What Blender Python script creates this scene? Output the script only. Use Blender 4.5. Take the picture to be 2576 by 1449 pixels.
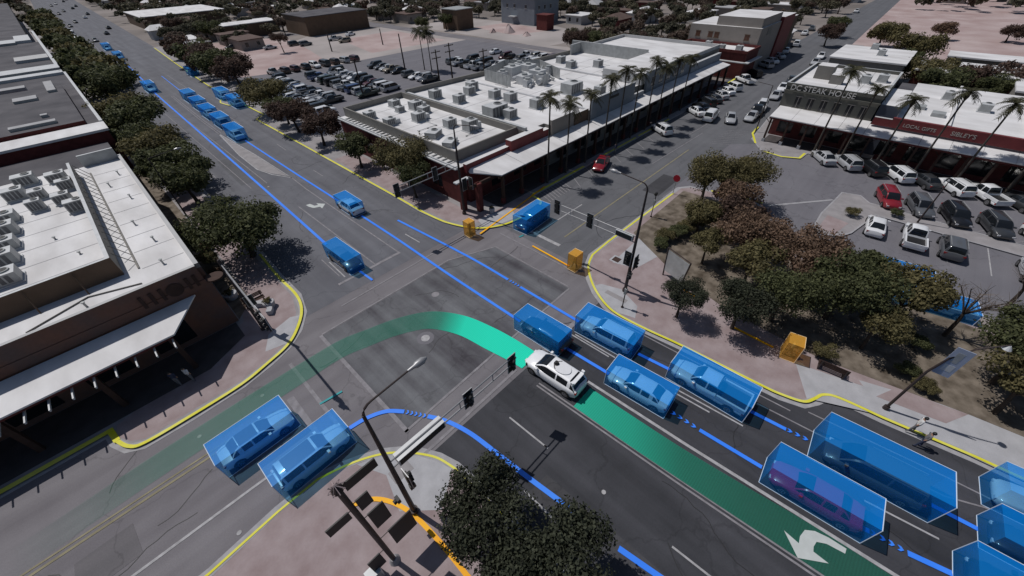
import bpy, bmesh, math, random
from mathutils import Vector, Matrix
random.seed(7)
sc = bpy.context.scene
for o in list(bpy.data.objects): bpy.data.objects.remove(o)

# ------------------------------------------------------------------ camera
CAM_H, FPX, W_, H_ = 24.0, 970.0, 2575.0, 1449.0
PITCH, ROLL, YAW = math.radians(41.6), math.radians(-2.1), math.radians(-45.0)
_cp, _sp, _cr, _sr = math.cos(PITCH), math.sin(PITCH), math.cos(ROLL), math.sin(ROLL)
FW = Vector((0, _cp, -_sp)); RT = Vector((1, 0, 0)); UP = Vector((0, _sp, _cp))
RT, UP = _cr*RT + _sr*UP, -_sr*RT + _cr*UP
_R = Matrix.Rotation(YAW, 3, 'Z'); FW, RT, UP = _R@FW, _R@RT, _R@UP
CAM = Vector((0, 0, CAM_H))
cd = bpy.data.cameras.new('camera'); cam = bpy.data.objects.new('camera', cd)
sc.collection.objects.link(cam)
m = Matrix.Identity(4)
for i in range(3): m[i][0], m[i][1], m[i][2], m[i][3] = RT[i], UP[i], -FW[i], CAM[i]
cam.matrix_world = m
cd.sensor_width = 36.0; cd.lens = FPX/W_*36.0; cd.clip_start = .1; cd.clip_end = 4000
sc.camera = cam

# ------------------------------------------------------------------ world, sun, exposure
SUNV = Vector((-0.15, 0.56, 1.0)).normalized()          # towards the sun
SUN_ELEV = math.asin(SUNV.z); SUN_AZ = math.atan2(SUNV.x, SUNV.y)
w = bpy.data.worlds.new('World'); sc.world = w; w.use_nodes = True
nt = w.node_tree; nt.nodes.clear()
sky = nt.nodes.new('ShaderNodeTexSky'); sky.sky_type = 'NISHITA'; sky.sun_disc = False
sky.sun_elevation = SUN_ELEV; sky.sun_rotation = SUN_AZ
bg = nt.nodes.new('ShaderNodeBackground'); bg.inputs['Strength'].default_value = 0.05
wo = nt.nodes.new('ShaderNodeOutputWorld')
nt.links.new(sky.outputs[0], bg.inputs[0]); nt.links.new(bg.outputs[0], wo.inputs[0])
sd = bpy.data.lights.new('sun', 'SUN'); sd.energy = 3.2; sd.angle = math.radians(.5); sd.color = (1, .965, .93)
so = bpy.data.objects.new('sun', sd); sc.collection.objects.link(so); so.location = (0, 0, 60)
so.rotation_euler = SUNV.to_track_quat('Z', 'Y').to_euler()
sc.view_settings.view_transform = 'Standard'; sc.view_settings.look = 'None'
sc.view_settings.gamma = 1; sc.view_settings.use_curve_mapping = False
sc.view_settings.exposure = -0.15
sc.render.engine = 'CYCLES'
sc.cycles.transparent_max_bounces = 16; sc.cycles.max_bounces = 6

def at(px, py, z=0.0):
    """ground (or height z) point seen at a point of the 2575x1449 view"""
    v = (px-W_/2)*RT - (py-H_/2)*UP + FPX*FW
    return CAM + v*((z-CAM_H)/v.z)
def proj(p):
    d = Vector(p)-CAM; k = d.dot(FW)
    if k < .1: return (-9999, -9999)
    return (W_/2+FPX*d.dot(RT)/k, H_/2-FPX*d.dot(UP)/k)
def zfit(x, y, py):
    return min((i*.1 for i in range(5, 200)), key=lambda z: abs(proj((x, y, z))[1]-py))

# ------------------------------------------------------------------ materials
MATS = {}
def mat(name, col, rough=.8, var=.15, scale=3.0, bump=0.0, metal=0.0, spec=.3, col2=None, stretch=None, detail=6, coat=0):
    if name in MATS: return MATS[name]
    M = bpy.data.materials.new(name); M.use_nodes = True; n = M.node_tree.nodes; l = M.node_tree.links
    b = n['Principled BSDF']; b.inputs['Roughness'].default_value = rough
    b.inputs['Metallic'].default_value = metal; b.inputs['Specular IOR Level'].default_value = spec
    if coat: b.inputs['Coat Weight'].default_value = coat; b.inputs['Coat Roughness'].default_value = .08
    tc = n.new('ShaderNodeTexCoord'); mp = n.new('ShaderNodeMapping')
    g = n.new('ShaderNodeNewGeometry')
    l.new(g.outputs['Position'], mp.inputs[0])
    if stretch: mp.inputs['Scale'].default_value = stretch
    nz = n.new('ShaderNodeTexNoise'); nz.inputs['Scale'].default_value = scale; nz.inputs['Detail'].default_value = detail
    l.new(mp.outputs[0], nz.inputs[0])
    cr = n.new('ShaderNodeValToRGB'); cr.color_ramp.elements[0].position = .3; cr.color_ramp.elements[1].position = .7
    c2 = col2 or tuple(min(1, c*(1+var)) for c in col); c1 = col if col2 else tuple(c*(1-var) for c in col)
    cr.color_ramp.elements[0].color = (*c1, 1); cr.color_ramp.elements[1].color = (*c2, 1)
    l.new(nz.outputs[0], cr.inputs[0])
    n2 = n.new('ShaderNodeTexNoise'); n2.inputs['Scale'].default_value = scale*9; n2.inputs['Detail'].default_value = 4
    l.new(mp.outputs[0], n2.inputs[0])
    mr = n.new('ShaderNodeMapRange'); mr.inputs[3].default_value = 1-var*.6; mr.inputs[4].default_value = 1+var*.6
    l.new(n2.outputs[0], mr.inputs[0])
    mx = n.new('ShaderNodeVectorMath'); mx.operation = 'SCALE'
    l.new(cr.outputs[0], mx.inputs[0]); l.new(mr.outputs[0], mx.inputs['Scale'])
    l.new(mx.outputs[0], b.inputs['Base Color'])
    if bump:
        bp = n.new('ShaderNodeBump'); bp.inputs['Strength'].default_value = bump; bp.inputs['Distance'].default_value = .03
        l.new(n2.outputs[0], bp.inputs['Height']); l.new(bp.outputs[0], b.inputs['Normal'])
    MATS[name] = M; return M
def plain(name, col, rough=.5, metal=0, spec=.5, coat=0):
    if name in MATS: return MATS[name]
    return mat(name, col, rough, .04, 2.0, 0, metal, spec, coat=coat)
def road_mat(name, base, streak, axis):
    """worn asphalt: fine grain, cracks, long streaks along the lanes (tyre wear; painted sun glare in the junction), patches"""
    M = bpy.data.materials.new(name); M.use_nodes = True; n = M.node_tree.nodes; l = M.node_tree.links
    b = n['Principled BSDF']; b.inputs['Roughness'].default_value = .85; b.inputs['Specular IOR Level'].default_value = .25
    g = n.new('ShaderNodeNewGeometry'); mp = n.new('ShaderNodeMapping')
    mp.inputs['Scale'].default_value = (.9, .035, 1) if axis == 'y' else (.035, .9, 1)
    l.new(g.outputs['Position'], mp.inputs[0])
    s = n.new('ShaderNodeTexNoise'); s.inputs['Scale'].default_value = 1.0; s.inputs['Detail'].default_value = 4; l.new(mp.outputs[0], s.inputs[0])
    p = n.new('ShaderNodeTexNoise'); p.inputs['Scale'].default_value = .22; p.inputs['Detail'].default_value = 9; p.inputs['Roughness'].default_value = .62; l.new(g.outputs['Position'], p.inputs[0])
    f = n.new('ShaderNodeTexNoise'); f.inputs['Scale'].default_value = 14; f.inputs['Detail'].default_value = 3; l.new(g.outputs['Position'], f.inputs[0])
    v = n.new('ShaderNodeTexVoronoi'); v.feature = 'DISTANCE_TO_EDGE'; v.inputs['Scale'].default_value = .16; 
    wp = n.new('ShaderNodeVectorMath'); wp.operation = 'ADD'
    ws = n.new('ShaderNodeVectorMath'); ws.operation = 'SCALE'; ws.inputs['Scale'].default_value = 3.0
    wn = n.new('ShaderNodeTexNoise'); wn.inputs['Scale'].default_value = .5; wn.inputs['Detail'].default_value = 5; l.new(g.outputs['Position'], wn.inputs[0])
    l.new(wn.outputs[1], ws.inputs[0]); l.new(ws.outputs[0], wp.inputs[0]); l.new(g.outputs['Position'], wp.inputs[1]); l.new(wp.outputs[0], v.inputs[0])
    ck = n.new('ShaderNodeMapRange'); ck.inputs[1].default_value = 0; ck.inputs[2].default_value = .012; ck.inputs[3].default_value = .78; ck.inputs[4].default_value = 1; l.new(v.outputs[0], ck.inputs[0])
    cr = n.new('ShaderNodeValToRGB'); cr.color_ramp.elements[0].position = .35; cr.color_ramp.elements[1].position = .68
    cr.color_ramp.elements[0].color = (*base, 1); cr.color_ramp.elements[1].color = (*streak, 1)
    ad = n.new('ShaderNodeMath'); ad.operation = 'ADD'; l.new(s.outputs[0], ad.inputs[0]); l.new(p.outputs[0], ad.inputs[1])
    hf = n.new('ShaderNodeMath'); hf.operation = 'MULTIPLY'; hf.inputs[1].default_value = .5; l.new(ad.outputs[0], hf.inputs[0])
    l.new(hf.outputs[0], cr.inputs[0])
    fr = n.new('ShaderNodeMapRange'); fr.inputs[3].default_value = .82; fr.inputs[4].default_value = 1.18; l.new(f.outputs[0], fr.inputs[0])
    ml = n.new('ShaderNodeMath'); ml.operation = 'MULTIPLY'; l.new(fr.outputs[0], ml.inputs[0]); l.new(ck.outputs[0], ml.inputs[1])
    mx = n.new('ShaderNodeVectorMath'); mx.operation = 'SCALE'; l.new(cr.outputs[0], mx.inputs[0]); l.new(ml.outputs[0], mx.inputs['Scale'])
    l.new(mx.outputs[0], b.inputs['Base Color'])
    MATS[name] = M; return M
def film(name, col, tint, fac, spec=.4):
    """coloured see-through plastic"""
    M = bpy.data.materials.new(name); M.use_nodes = True; n = M.node_tree.nodes; l = M.node_tree.links
    out = n['Material Output']; b = n['Principled BSDF']; b.inputs['Base Color'].default_value = (*col, 1)
    b.inputs['Roughness'].default_value = .5; b.inputs['Specular IOR Level'].default_value = spec
    t = n.new('ShaderNodeBsdfTransparent'); t.inputs[0].default_value = (*tint, 1)
    mx = n.new('ShaderNodeMixShader'); mx.inputs[0].default_value = fac
    if isinstance(fac, tuple):
        pass
    l.new(t.outputs[0], mx.inputs[1]); l.new(b.outputs[0], mx.inputs[2]); l.new(mx.outputs[0], out.inputs[0])
    MATS[name] = M; return M
def leaf_mat(name, c1, c2):
    M = bpy.data.materials.new(name); M.use_nodes = True; n = M.node_tree.nodes; l = M.node_tree.links
    b = n['Principled BSDF']; b.inputs['Roughness'].default_value = .7; b.inputs['Specular IOR Level'].default_value = .2
    g = n.new('ShaderNodeNewGeometry'); a = n.new('ShaderNodeTexNoise'); a.inputs['Scale'].default_value = .9; a.inputs['Detail'].default_value = 5
    l.new(g.outputs['Position'], a.inputs[0])
    sm = n.new('ShaderNodeMath'); sm.operation = 'MULTIPLY_ADD'; sm.inputs[1].default_value = .5; l.new(g.outputs['Random Per Island'], sm.inputs[0]); l.new(a.outputs[0], sm.inputs[2])
    cr = n.new('ShaderNodeValToRGB'); cr.color_ramp.elements[0].position = .42; cr.color_ramp.elements[1].position = .95
    cr.color_ramp.elements[0].color = (*c1, 1); cr.color_ramp.elements[1].color = (*c2, 1)
    l.new(sm.outputs[0], cr.inputs[0]); l.new(cr.outputs[0], b.inputs['Base Color'])
    tr = n.new('ShaderNodeBsdfTranslucent'); l.new(cr.outputs[0], tr.inputs[0]); mx = n.new('ShaderNodeMixShader'); mx.inputs[0].default_value = .35
    l.new(b.outputs[0], mx.inputs[1]); l.new(tr.outputs[0], mx.inputs[2]); l.new(mx.outputs[0], n['Material Output'].inputs[0])
    MATS[name] = M; return M

ASPH_MAIN = road_mat('asphalt_main', (.030, .031, .036), (.070, .071, .082), 'y')
ASPH_CROSS = road_mat('asphalt_cross', (.14, .131, .143), (.205, .195, .208), 'x')
ASPH_N = road_mat('asphalt_north', (.10, .101, .116), (.16, .163, .183), 'y')
ASPH_BOX = road_mat('asphalt_box', (.055, .051, .060), (.185, .192, .205), 'y')  # pale streaks put sun glare, along with tyre wear, into the junction asphalt
ASPH_LOT = road_mat('asphalt_lot', (.135, .131, .148), (.18, .176, .195), 'x')
ASPH_STREET = road_mat('asphalt_street', (.10, .102, .112), (.145, .147, .16), 'x')
CONC = mat('concrete', (.38, .38, .40), .85, .1, 1.2, .2)
KERB = mat('kerb_concrete', (.33, .325, .34), .85, .14, 2.0, .2)
PAVER = mat('pink_paver', (.255, .195, .195), .85, .13, .8, .25, col2=(.345, .285, .29))
PAVE_GREY = mat('pavement_grey', (.28, .265, .272), .85, .14, .9, .2)
DIRT_PINK = mat('pink_dirt', (.33, .235, .225), .95, .1, .12, .3, col2=(.46, .375, .365))
DIRT = mat('tan_dirt', (.28, .255, .245), .95, .1, .06, .3, col2=(.41, .37, .36))
CITY = mat('far_ground', (.12, .105, .095), .95, .2, .03, 0, col2=(.30, .265, .25))
SOIL = mat('planting_soil', (.07, .055, .04), .95, .2, 1.1, .4, col2=(.22, .185, .15))
ROOFW = mat('white_roof', (.54, .53, .53), .75, .07, .5, .1, col2=(.74, .735, .745), stretch=(1, .35, 1))
ROOFG = mat('grey_roof', (.36, .36, .37), .8, .1, .6, .1)
ROOFD = mat('dark_roof', (.055, .053, .062), .85, .15, .25, .2, col2=(.11, .105, .115))
GREIGE = mat('greige_wall', (.20, .19, .175), .8, .08, 1.0)
TAN = mat('tan_wall', (.26, .235, .215), .8, .06, .7)
BRICKRED = mat('maroon_brick', (.11, .028, .026), .85, .25, 1.5, .3)
REDFASCIA = mat('red_fascia', (.165, .034, .036), .6, .15, 1.0)
RUST = mat('rust_wall', (.16, .075, .05), .7, .3, .5, col2=(.10, .07, .065))
BROWN = mat('brown_wall', (.12, .08, .055), .8, .12, .8)
OLIVEG = mat('olive_wall', (.115, .113, .10), .8, .08, .8)
BLUEG = mat('blue_grey_wall', (.20, .225, .26), .7, .08, .6)
WALLW = mat('off_white_wall', (.45, .45, .45), .8, .07, .6)
METG = mat('grey_metal', (.36, .37, .37), .5, .15, 1.5, metal=.2)
LOUV = mat('louvre_metal', (.13, .13, .135), .6, .1, 2.0)
METW = mat('pale_metal', (.52, .53, .54), .5, .1, 1.5, metal=.1)
DARKM = mat('dark_bronze_metal', (.045, .033, .032), .55, .15, 2.0)
PALEM = mat('galvanised_metal', (.34, .34, .35), .45, .1, 2.0, metal=.4)
BLACK = plain('black_plastic', (.012, .012, .013), .6)
WOODD = mat('dark_wood', (.05, .028, .022), .8, .2, 2.0)
BARK = mat('bark', (.06, .045, .035), .9, .25, 3, .4)
PALMT = mat('palm_trunk', (.07, .06, .052), .9, .25, 4, .4)
SHINGLE = mat('brown_shingle', (.11, .075, .065), .9, .2, .8, .2)
GLASSD = plain('dark_glass', (.012, .014, .017), .12, 0, .6)
TYRE = plain('tyre_rubber', (.015, .015, .016), .85)
RIM = plain('wheel_rim', (.35, .35, .36), .35, .7)
LAMPW = plain('headlight_glass', (.7, .7, .72), .2)
LAMPR = plain('taillight_red', (.25, .01, .01), .3)
PAINTW = mat('white_marking', (.36, .355, .365), .8, .22, 2.5)
PAINTF = mat('faded_marking', (.23, .22, .235), .85, .2, 2.0)
PAINTB = mat('bright_marking', (.50, .53, .52), .7, .06, 2.0)
PAINTY = mat('faded_yellow', (.24, .215, .14), .85, .2, 1.2)
YEL = mat('yellow_line', (.64, .60, .015), .7, .15, .5, col2=(.72, .69, .14))  # paler noise puts fading and sunlit stretches into the yellow
BLUEL = mat('blue_line', (.03, .21, .92), .6, .08, .3, col2=(.055, .26, .95))
ORL = mat('orange_line', (.85, .36, .004), .6, .06, .5, col2=(.95, .50, .004))
TEAL = mat('teal_line', (.02, .30, .32), .6, .1, 1)
RED = mat('red_sign', (.30, .01, .025), .5, .1, 1)
BLUEC = mat('blue_canvas', (.03, .15, .55), .7, .1, 1)
SKIN = plain('skin', (.35, .2, .14), .6)
LETTER = plain('pale_letters', (.42, .40, .37), .6)
LETTERW = plain('white_letters', (.62, .6, .58), .6)
L_DARK = leaf_mat('leaf_dark', (.026, .032, .014), (.125, .135, .062))
L_OLIVE = leaf_mat('leaf_olive', (.045, .042, .018), (.19, .165, .078))
L_RED = leaf_mat('leaf_red', (.068, .044, .030), (.25, .165, .115))
L_FD = leaf_mat('leaf_far_dark', (.045, .045, .032), (.12, .115, .08))  # the three far leaf tones are lifted paler in place of haze
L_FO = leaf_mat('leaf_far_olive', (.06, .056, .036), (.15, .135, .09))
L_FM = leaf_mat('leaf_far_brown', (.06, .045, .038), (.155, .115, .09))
L_NEAR = leaf_mat('leaf_near', (.016, .019, .013), (.072, .080, .052))
L_MAROON = leaf_mat('leaf_maroon', (.038, .025, .02), (.12, .078, .062))
L_PALM = leaf_mat('leaf_palm', (.022, .024, .012), (.085, .082, .045))

# ------------------------------------------------------------------ helpers
COL = sc.collection
class MB:
    def __init__(s): s.v = []; s.f = []; s.m = []; s.mats = []
    def mi(s, M):
        if M not in s.mats: s.mats.append(M)
        return s.mats.index(M)
    def add(s, vs, fs, M):
        b = len(s.v); s.v += [tuple(v) for v in vs]; k = s.mi(M)
        for f in fs: s.f.append(tuple(i+b for i in f)); s.m.append(k)
        return s
    def box(s, x0, x1, y0, y1, z0, z1, M, top=None, bottom=True):
        vs = [(x0, y0, z0), (x1, y0, z0), (x1, y1, z0), (x0, y1, z0), (x0, y0, z1), (x1, y0, z1), (x1, y1, z1), (x0, y1, z1)]
        s.add(vs, [(0, 1, 5, 4), (1, 2, 6, 5), (2, 3, 7, 6), (3, 0, 4, 7)] + ([(3, 2, 1, 0)] if bottom else []), M)
        s.add(vs[4:], [(0, 1, 2, 3)], top or M); return s
    def prism(s, pts, z0, z1, M, top=None):
        n = len(pts); area = sum(pts[i][0]*pts[(i+1) % n][1]-pts[(i+1) % n][0]*pts[i][1] for i in range(n))
        if area < 0: pts = pts[::-1]
        vs = [(p[0], p[1], z0) for p in pts]+[(p[0], p[1], z1) for p in pts]
        s.add(vs, [(i, (i+1) % n, n+(i+1) % n, n+i) for i in range(n)], M)
        from mathutils.geometry import tessellate_polygon
        t = tessellate_polygon([[Vector((p[0], p[1], 0)) for p in pts]])
        fs = []
        for a, b, c in t:
            A, B, C_ = pts[a], pts[b], pts[c]
            cr = (B[0]-A[0])*(C_[1]-A[1])-(B[1]-A[1])*(C_[0]-A[0])
            fs.append((a, b, c) if cr > 0 else (a, c, b))
        s.add([(p[0], p[1], z1) for p in pts], fs, top or M); return s
    def sheet(s, pts, z, M):
        return s.prism(pts, z-.002, z, M)
    def tube(s, path, r, M, n=8, cap=True):
        path = [Vector(p) for p in path]; rs = r if isinstance(r, (list, tuple)) else [r]*len(path)
        vs = []; fs = []
        for i, p in enumerate(path):
            d = (path[min(i+1, len(path)-1)]-path[max(i-1, 0)]).normalized()
            a = d.cross(Vector((0, 0, 1)) if abs(d.z) < .9 else Vector((1, 0, 0))).normalized(); b = d.cross(a)
            for k in range(n):
                t = 2*math.pi*k/n; vs.append(p+(a*math.cos(t)+b*math.sin(t))*rs[i])
        for i in range(len(path)-1):
            for k in range(n): fs.append((i*n+k, i*n+(k+1) % n, (i+1)*n+(k+1) % n, (i+1)*n+k))
        if cap: fs += [tuple(range(n))[::-1], tuple(range((len(path)-1)*n, len(path)*n))]
        return s.add(vs, fs, M)
    def ribbon(s, path, w0, w1, z, M, th=.02):
        """strip beside/along a ground path between sideways offsets w0 and w1"""
        P = [Vector((p[0], p[1], 0)) for p in path]; L = []
        for i, p in enumerate(P):
            a = (P[i]-P[i-1]).normalized() if i else None; b = (P[i+1]-P[i]).normalized() if i < len(P)-1 else None
            a = a or b; b = b or a; t = (a+b)
            t = t.normalized() if t.length > .01 else b
            nrm = Vector((-t.y, t.x, 0)); k = 1/max(.35, nrm.dot(Vector((-b.y, b.x, 0))))
            L.append((p+nrm*w0*k, p+nrm*w1*k))
        vs = []; fs = []
        for a, b in L: vs += [(a.x, a.y, z), (b.x, b.y, z), (a.x, a.y, z-th), (b.x, b.y, z-th)]
        for i in range(len(L)-1):
            q = 4*i; fs += [(q, q+4, q+5, q+1), (q, q+2, q+6, q+4), (q+1, q+5, q+7, q+3)]
        q = 4*(len(L)-1); fs += [(0, 1, 3, 2), (q, q+2, q+3, q+1)]
        if w1 < w0: fs = [f[::-1] for f in fs]
        return s.add(vs, fs, M)
    def build(s, name, parent=None, loc=(0, 0, 0), rz=0, smooth=False, sharp=35):
        me = bpy.data.meshes.new(name); me.from_pydata(s.v, [], s.f)
        for M in s.mats: me.materials.append(M)
        me.polygons.foreach_set('material_index', s.m); me.update()
        if smooth:
            me.shade_smooth(); me.set_sharp_from_angle(angle=math.radians(sharp))
        return link(name, me, parent, loc, rz)
def link(name, me, parent=None, loc=(0, 0, 0), rz=0):
    o = bpy.data.objects.new(name, me); COL.objects.link(o); o.location = loc; o.rotation_euler = (0, 0, rz)
    if parent: o.parent = parent
    return o
def tag(o, label=None, cat=None, group=None, kind=None):
    if label: o['label'] = label
    if cat: o['category'] = cat
    if group: o['group'] = group
    if kind: o['kind'] = kind
    return o
def thing(name, label, cat, loc=(0, 0, 0), rz=0, group=None):
    return tag(link(name, None, None, loc, rz), label, cat, group)
def smoothpath(pts, n=6):
    out = []
    P = [Vector((p[0], p[1], 0)) for p in pts]
    for i in range(len(P)-1):
        a, b, c, d = P[max(i-1, 0)], P[i], P[i+1], P[min(i+2, len(P)-1)]
        for k in range(n):
            t = k/n
            out.append(.5*((2*b)+(c-a)*t+(2*a-5*b+4*c-d)*t*t+(3*b-a-3*c+d)*t**3))
    return [(p.x, p.y) for p in out]+[(P[-1].x, P[-1].y)]
def struct(mb, name, parent=None):
    o = mb.build(name, parent)
    if not parent: o['kind'] = 'structure'
    return o
ORD = ['first', 'second', 'third', 'fourth', 'fifth', 'sixth', 'seventh', 'eighth', 'ninth', 'tenth', 'eleventh', 'twelfth', 'thirteenth', 'fourteenth', 'fifteenth', 'sixteenth', 'seventeenth', 'eighteenth', 'nineteenth', 'twentieth']

# ------------------------------------------------------------------ ground and roads
def bend(x, y): return (x + .028*max(0, y-110), y)
g = MB(); g.prism([(-900, -300), (1500, -300), (1500, 1700), (-900, 1700)], -.5, 0, CITY); struct(g, 'ground')
def ys(a, b, st=20):
    n = max(1, int((b-a)/st)); return [a+(b-a)*i/n for i in range(n+1)]
road = MB()
road.sheet([(2, -45), (30, -45), (30, 12), (2, 12)], .008, ASPH_MAIN)
main_road = struct(road, 'main_road')
north = MB(); L = [bend(-1, y) for y in ys(30, 900)]; R_ = [bend(25, y) for y in ys(30, 900)]
north.sheet(L+R_[::-1], .008, ASPH_N); north_road = struct(north, 'main_road_north')
cross = MB(); cross.sheet([(-70, 8), (26, 8), (26, 36), (-70, 36)], .004, ASPH_CROSS)
cross_street = struct(cross, 'cross_street')
es = MB(); es.sheet([(26, 14), (90, 14), (150, 16), (300, 22), (480, 28), (480, 38), (300, 32.5), (150, 32), (26, 31)], .0065, ASPH_STREET)
east_street = struct(es, 'cross_street_east')
bx = MB(); bx.sheet([(4.1, 14.6), (11.7, 14.7), (22.6, 15.2), (22.6, 24.9), (17.9, 26.8), (4.1, 26.8)], .014, ASPH_BOX)
struct(bx, 'intersection_surface', cross_street)

# parking lots, streets and dirt
lot = MB(); lot.sheet([(40, -60), (90, -60), (74, 8), (66, 17), (44, 17)], .012, ASPH_LOT); struct(lot, 'parking_lot_east')
lot = MB(); lot.sheet([(27.5, 64), (100, 60), (104, 120), (75, 121), (54, 122), (27.5, 132)], .010, ASPH_LOT); struct(lot, 'parking_lot_north')
d = MB(); d.sheet([(24.5, 132), (54, 122), (60, 150), (66, 185), (32, 200)], .011, DIRT_PINK); struct(d, 'pink_dirt_lot')
d = MB(); d.sheet([(54, 122), (75, 121), (104, 120), (103, 172), (72, 178), (62, 170)], .009, DIRT); struct(d, 'tan_dirt_lot')
d = MB(); d.sheet([(70, 128), (98, 126), (99, 160), (76, 160)], .014, DIRT_PINK); struct(d, 'pink_dirt_patch')
d = MB(); d.sheet([(108, 90), (130, 86), (142, 112), (138, 160), (110, 165)], .009, DIRT); struct(d, 'roadside_dirt')
d = MB(); d.sheet([(118, 112), (134, 108), (137, 136), (122, 138)], .014, DIRT_PINK); struct(d, 'building_site_dirt')
d = MB(); d.sheet([(84, 60), (104, 50), (112, 84), (104, 112), (92, 70)], .0085, DIRT); struct(d, 'back_street_verge')
s_ = MB(); s_.sheet([(99, 250), (103.5, 60), (108, 60), (106, 250)], .018, ASPH_CROSS); struct(s_, 'back_street')
s_ = MB(); s_.sheet([(30, 206), (66, 186), (108, 172), (108, 178), (66, 196), (30, 216)], .0175, ASPH_CROSS); struct(s_, 'side_street')
d = MB(); d.sheet([(150, 18.5), (150, -40), (240, -90), (330, -60), (300, 24)], .009, DIRT_PINK); struct(d, 'pink_field')

# pavements (kerb height 0.12)
def pavement(name, edge, rest, M, kerb=True):
    mb = MB(); mb.prism(edge+rest, 0, .12, KERB, M); o = struct(mb, name)
    if kerb:
        k = MB(); k.ribbon(edge, 0, .17, .128, KERB, .1); k.ribbon(edge, -.42, 0, .02, KERB, .02)
        kb = k.build('kerb', o)
    return o
E_NE = [bend(24.6, 205), bend(24, 160), (23.6, 128), (23.6, 112), (21.2, 110), (20.6, 108), (21.2, 104.5), (23.6, 103), (23.8, 92), (21.6, 90), (21.7, 76.6), (21.9, 43), (21.8, 37), (22.2, 32.9), (23.1, 30.2), (24.2, 28.6), (26, 27.4), (28, 26.9), (31, 26.8), (32.8, 27.3), (33.5, 28.4), (33.6, 29.3), (98, 29.3)]
pavement('pavement_north_east', E_NE[::-1], [bend(26.5, 205), (26.9, 64), (26.9, 36), (98, 36)], PAVE_GREY)
E_NW = [(-60, 29.3), (-9.75, 29.3), (-9.6, 28.1), (-9.1, 27.0), (-8.3, 26.5), (-5.7, 26.45), (-2.2, 26.65), (0, 27.2), (1.6, 27.85), (3, 29), (4.2, 30.8), (4.85, 33.4), (4.8, 37.6), (5, 43), (5.3, 80), bend(5.5, 160), bend(6, 420)]
pavement('pavement_north_west', E_NW, [(-60, 420)], PAVE_GREY)
E_SW = [(-40, 15.2), (-7.5, 15.3), (-3.9, 15.75), (-1.5, 15.8), (-.2, 15.4), (.9, 14.9), (2, 14.3), (2.9, 13.5), (3.7, 12.5), (4.3, 11.4), (4.65, 10.2), (4.8, 8), (4.9, -5), (5.2, -30)]
pavement('pavement_south_west', E_SW[::-1], [(-40, -30)], PAVER)
E_SE = [(47.6, 5.8), (50.0, 8.0), (48.6, 15.4), (47.4, 16.3), (28.2, 16.4), (26.5, 15.7), (25, 14.4), (23.8, 12.9), (22.9, 11.2), (22.6, 9.7), (22.7, 7.2), (23, 4.3), (23.3, -1.2), (23.4, -2.6), (23.8, -3.9), (24.6, -4.45), (25.4, -4.8), (25.85, -5.6), (26, -8), (26.6, -12.5), (27.2, -30)]
pavement('pavement_south_east', E_SE, [(40, -30), (40.5, -12), (41.2, 0), (42.5, 5)], PAVER)
E_B = [(69.6, -40), (69.4, 7.4), (66.9, 7.6), (65.7, 9.6), (66.1, 12.4), (70.2, 15.2), (82, 16.4), (130, 18.5), (160, 20)]
pavement('pavement_steakhouse', E_B, [(160, 16), (76, 14), (76, -40)], PAVE_GREY)
soil = MB(); soil.prism([(31.5, -28), (39.5, -28), (40.2, -12), (41, 1), (43.5, 6), (47.5, 7.2), (47, 15.6), (34.5, 15.4), (31.2, 9.5), (29.2, 3), (28.7, -4), (30, -12)], .118, .135, SOIL); struct(soil, 'planting_bed')
p = MB(); p.sheet([(24.3, -4), (27.2, -2.5), (30.2, -12), (33, -30), (27.5, -30), (26.2, -8)], .1235, CONC); struct(p, 'concrete_walk')
p = MB(); p.sheet([(27.2, -3.2), (28.6, -1), (29.4, -5.4), (28, -6.6)], .1275, PAVER); p.sheet([(27.6, -7.4), (29.2, -8.2), (30, -12), (28.2, -11)], .1275, PAVER); struct(p, 'paver_panel')
p = MB(); p.sheet([(-9.4, 28.2), (-8.9, 27.3), (-8.2, 26.8), (-2.2, 26.95), (0, 27.5), (1.4, 28.1), (2.6, 29.2), (3.8, 31), (4.5, 33.4), (4.45, 43), (4.9, 80), (2.2, 80), (1.9, 40), (.2, 33.4), (-9.4, 29.4)], .1225, PAVER); struct(p, 'paver_walk')
p = MB(); p.sheet([(.05, 34), (1.7, 36), (1.7, 80), (.05, 80)], .1255, SOIL); struct(p, 'planting_strip')
p = MB(); p.sheet([(24.6, 29.9), (26, 28.2), (31, 27.4), (33.2, 28.6), (33.4, 30.2), (27, 30.2), (25.6, 34), (25.9, 60), (22.4, 60), (22.2, 38), (22.6, 33)], .1225, PAVER); struct(p, 'paver_walk')
# utility cuts and sealed cracks in the asphalt
def cut(parent, pts, z, M, name): k = MB(); k.sheet(pts, z, M); return k.build(name, parent)
ASPH_PATCH = road_mat('asphalt_patch', (.045, .045, .05), (.075, .075, .083), 'x')
cut(cross_street, [(-12.6, 19), (-9.8, 19.1), (-9.9, 21.3), (-12.5, 21.2)], .013, road_mat('asphalt_patch_w', (.115, .11, .118), (.16, .15, .16), 'x'), 'asphalt_patch')
cut(main_road, [(6.2, 6.0), (8.2, 5.8), (8.6, -6), (6.8, -6)], .014, ASPH_PATCH, 'asphalt_patch')
cut(north_road, [(9.5, 62), (11.6, 62), (11.8, 74), (9.8, 74)], .014, road_mat('asphalt_patch_n', (.085, .086, .095), (.13, .132, .145), 'y'), 'asphalt_patch')
cut(east_street, [(44, 17.4), (50, 17.6), (50, 19.8), (44, 19.7)], .014, ASPH_PATCH, 'asphalt_patch')
rk = random.Random(3); tar = MB()
TAR = plain('tar_seal', (.018, .018, .02), .6)
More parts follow.
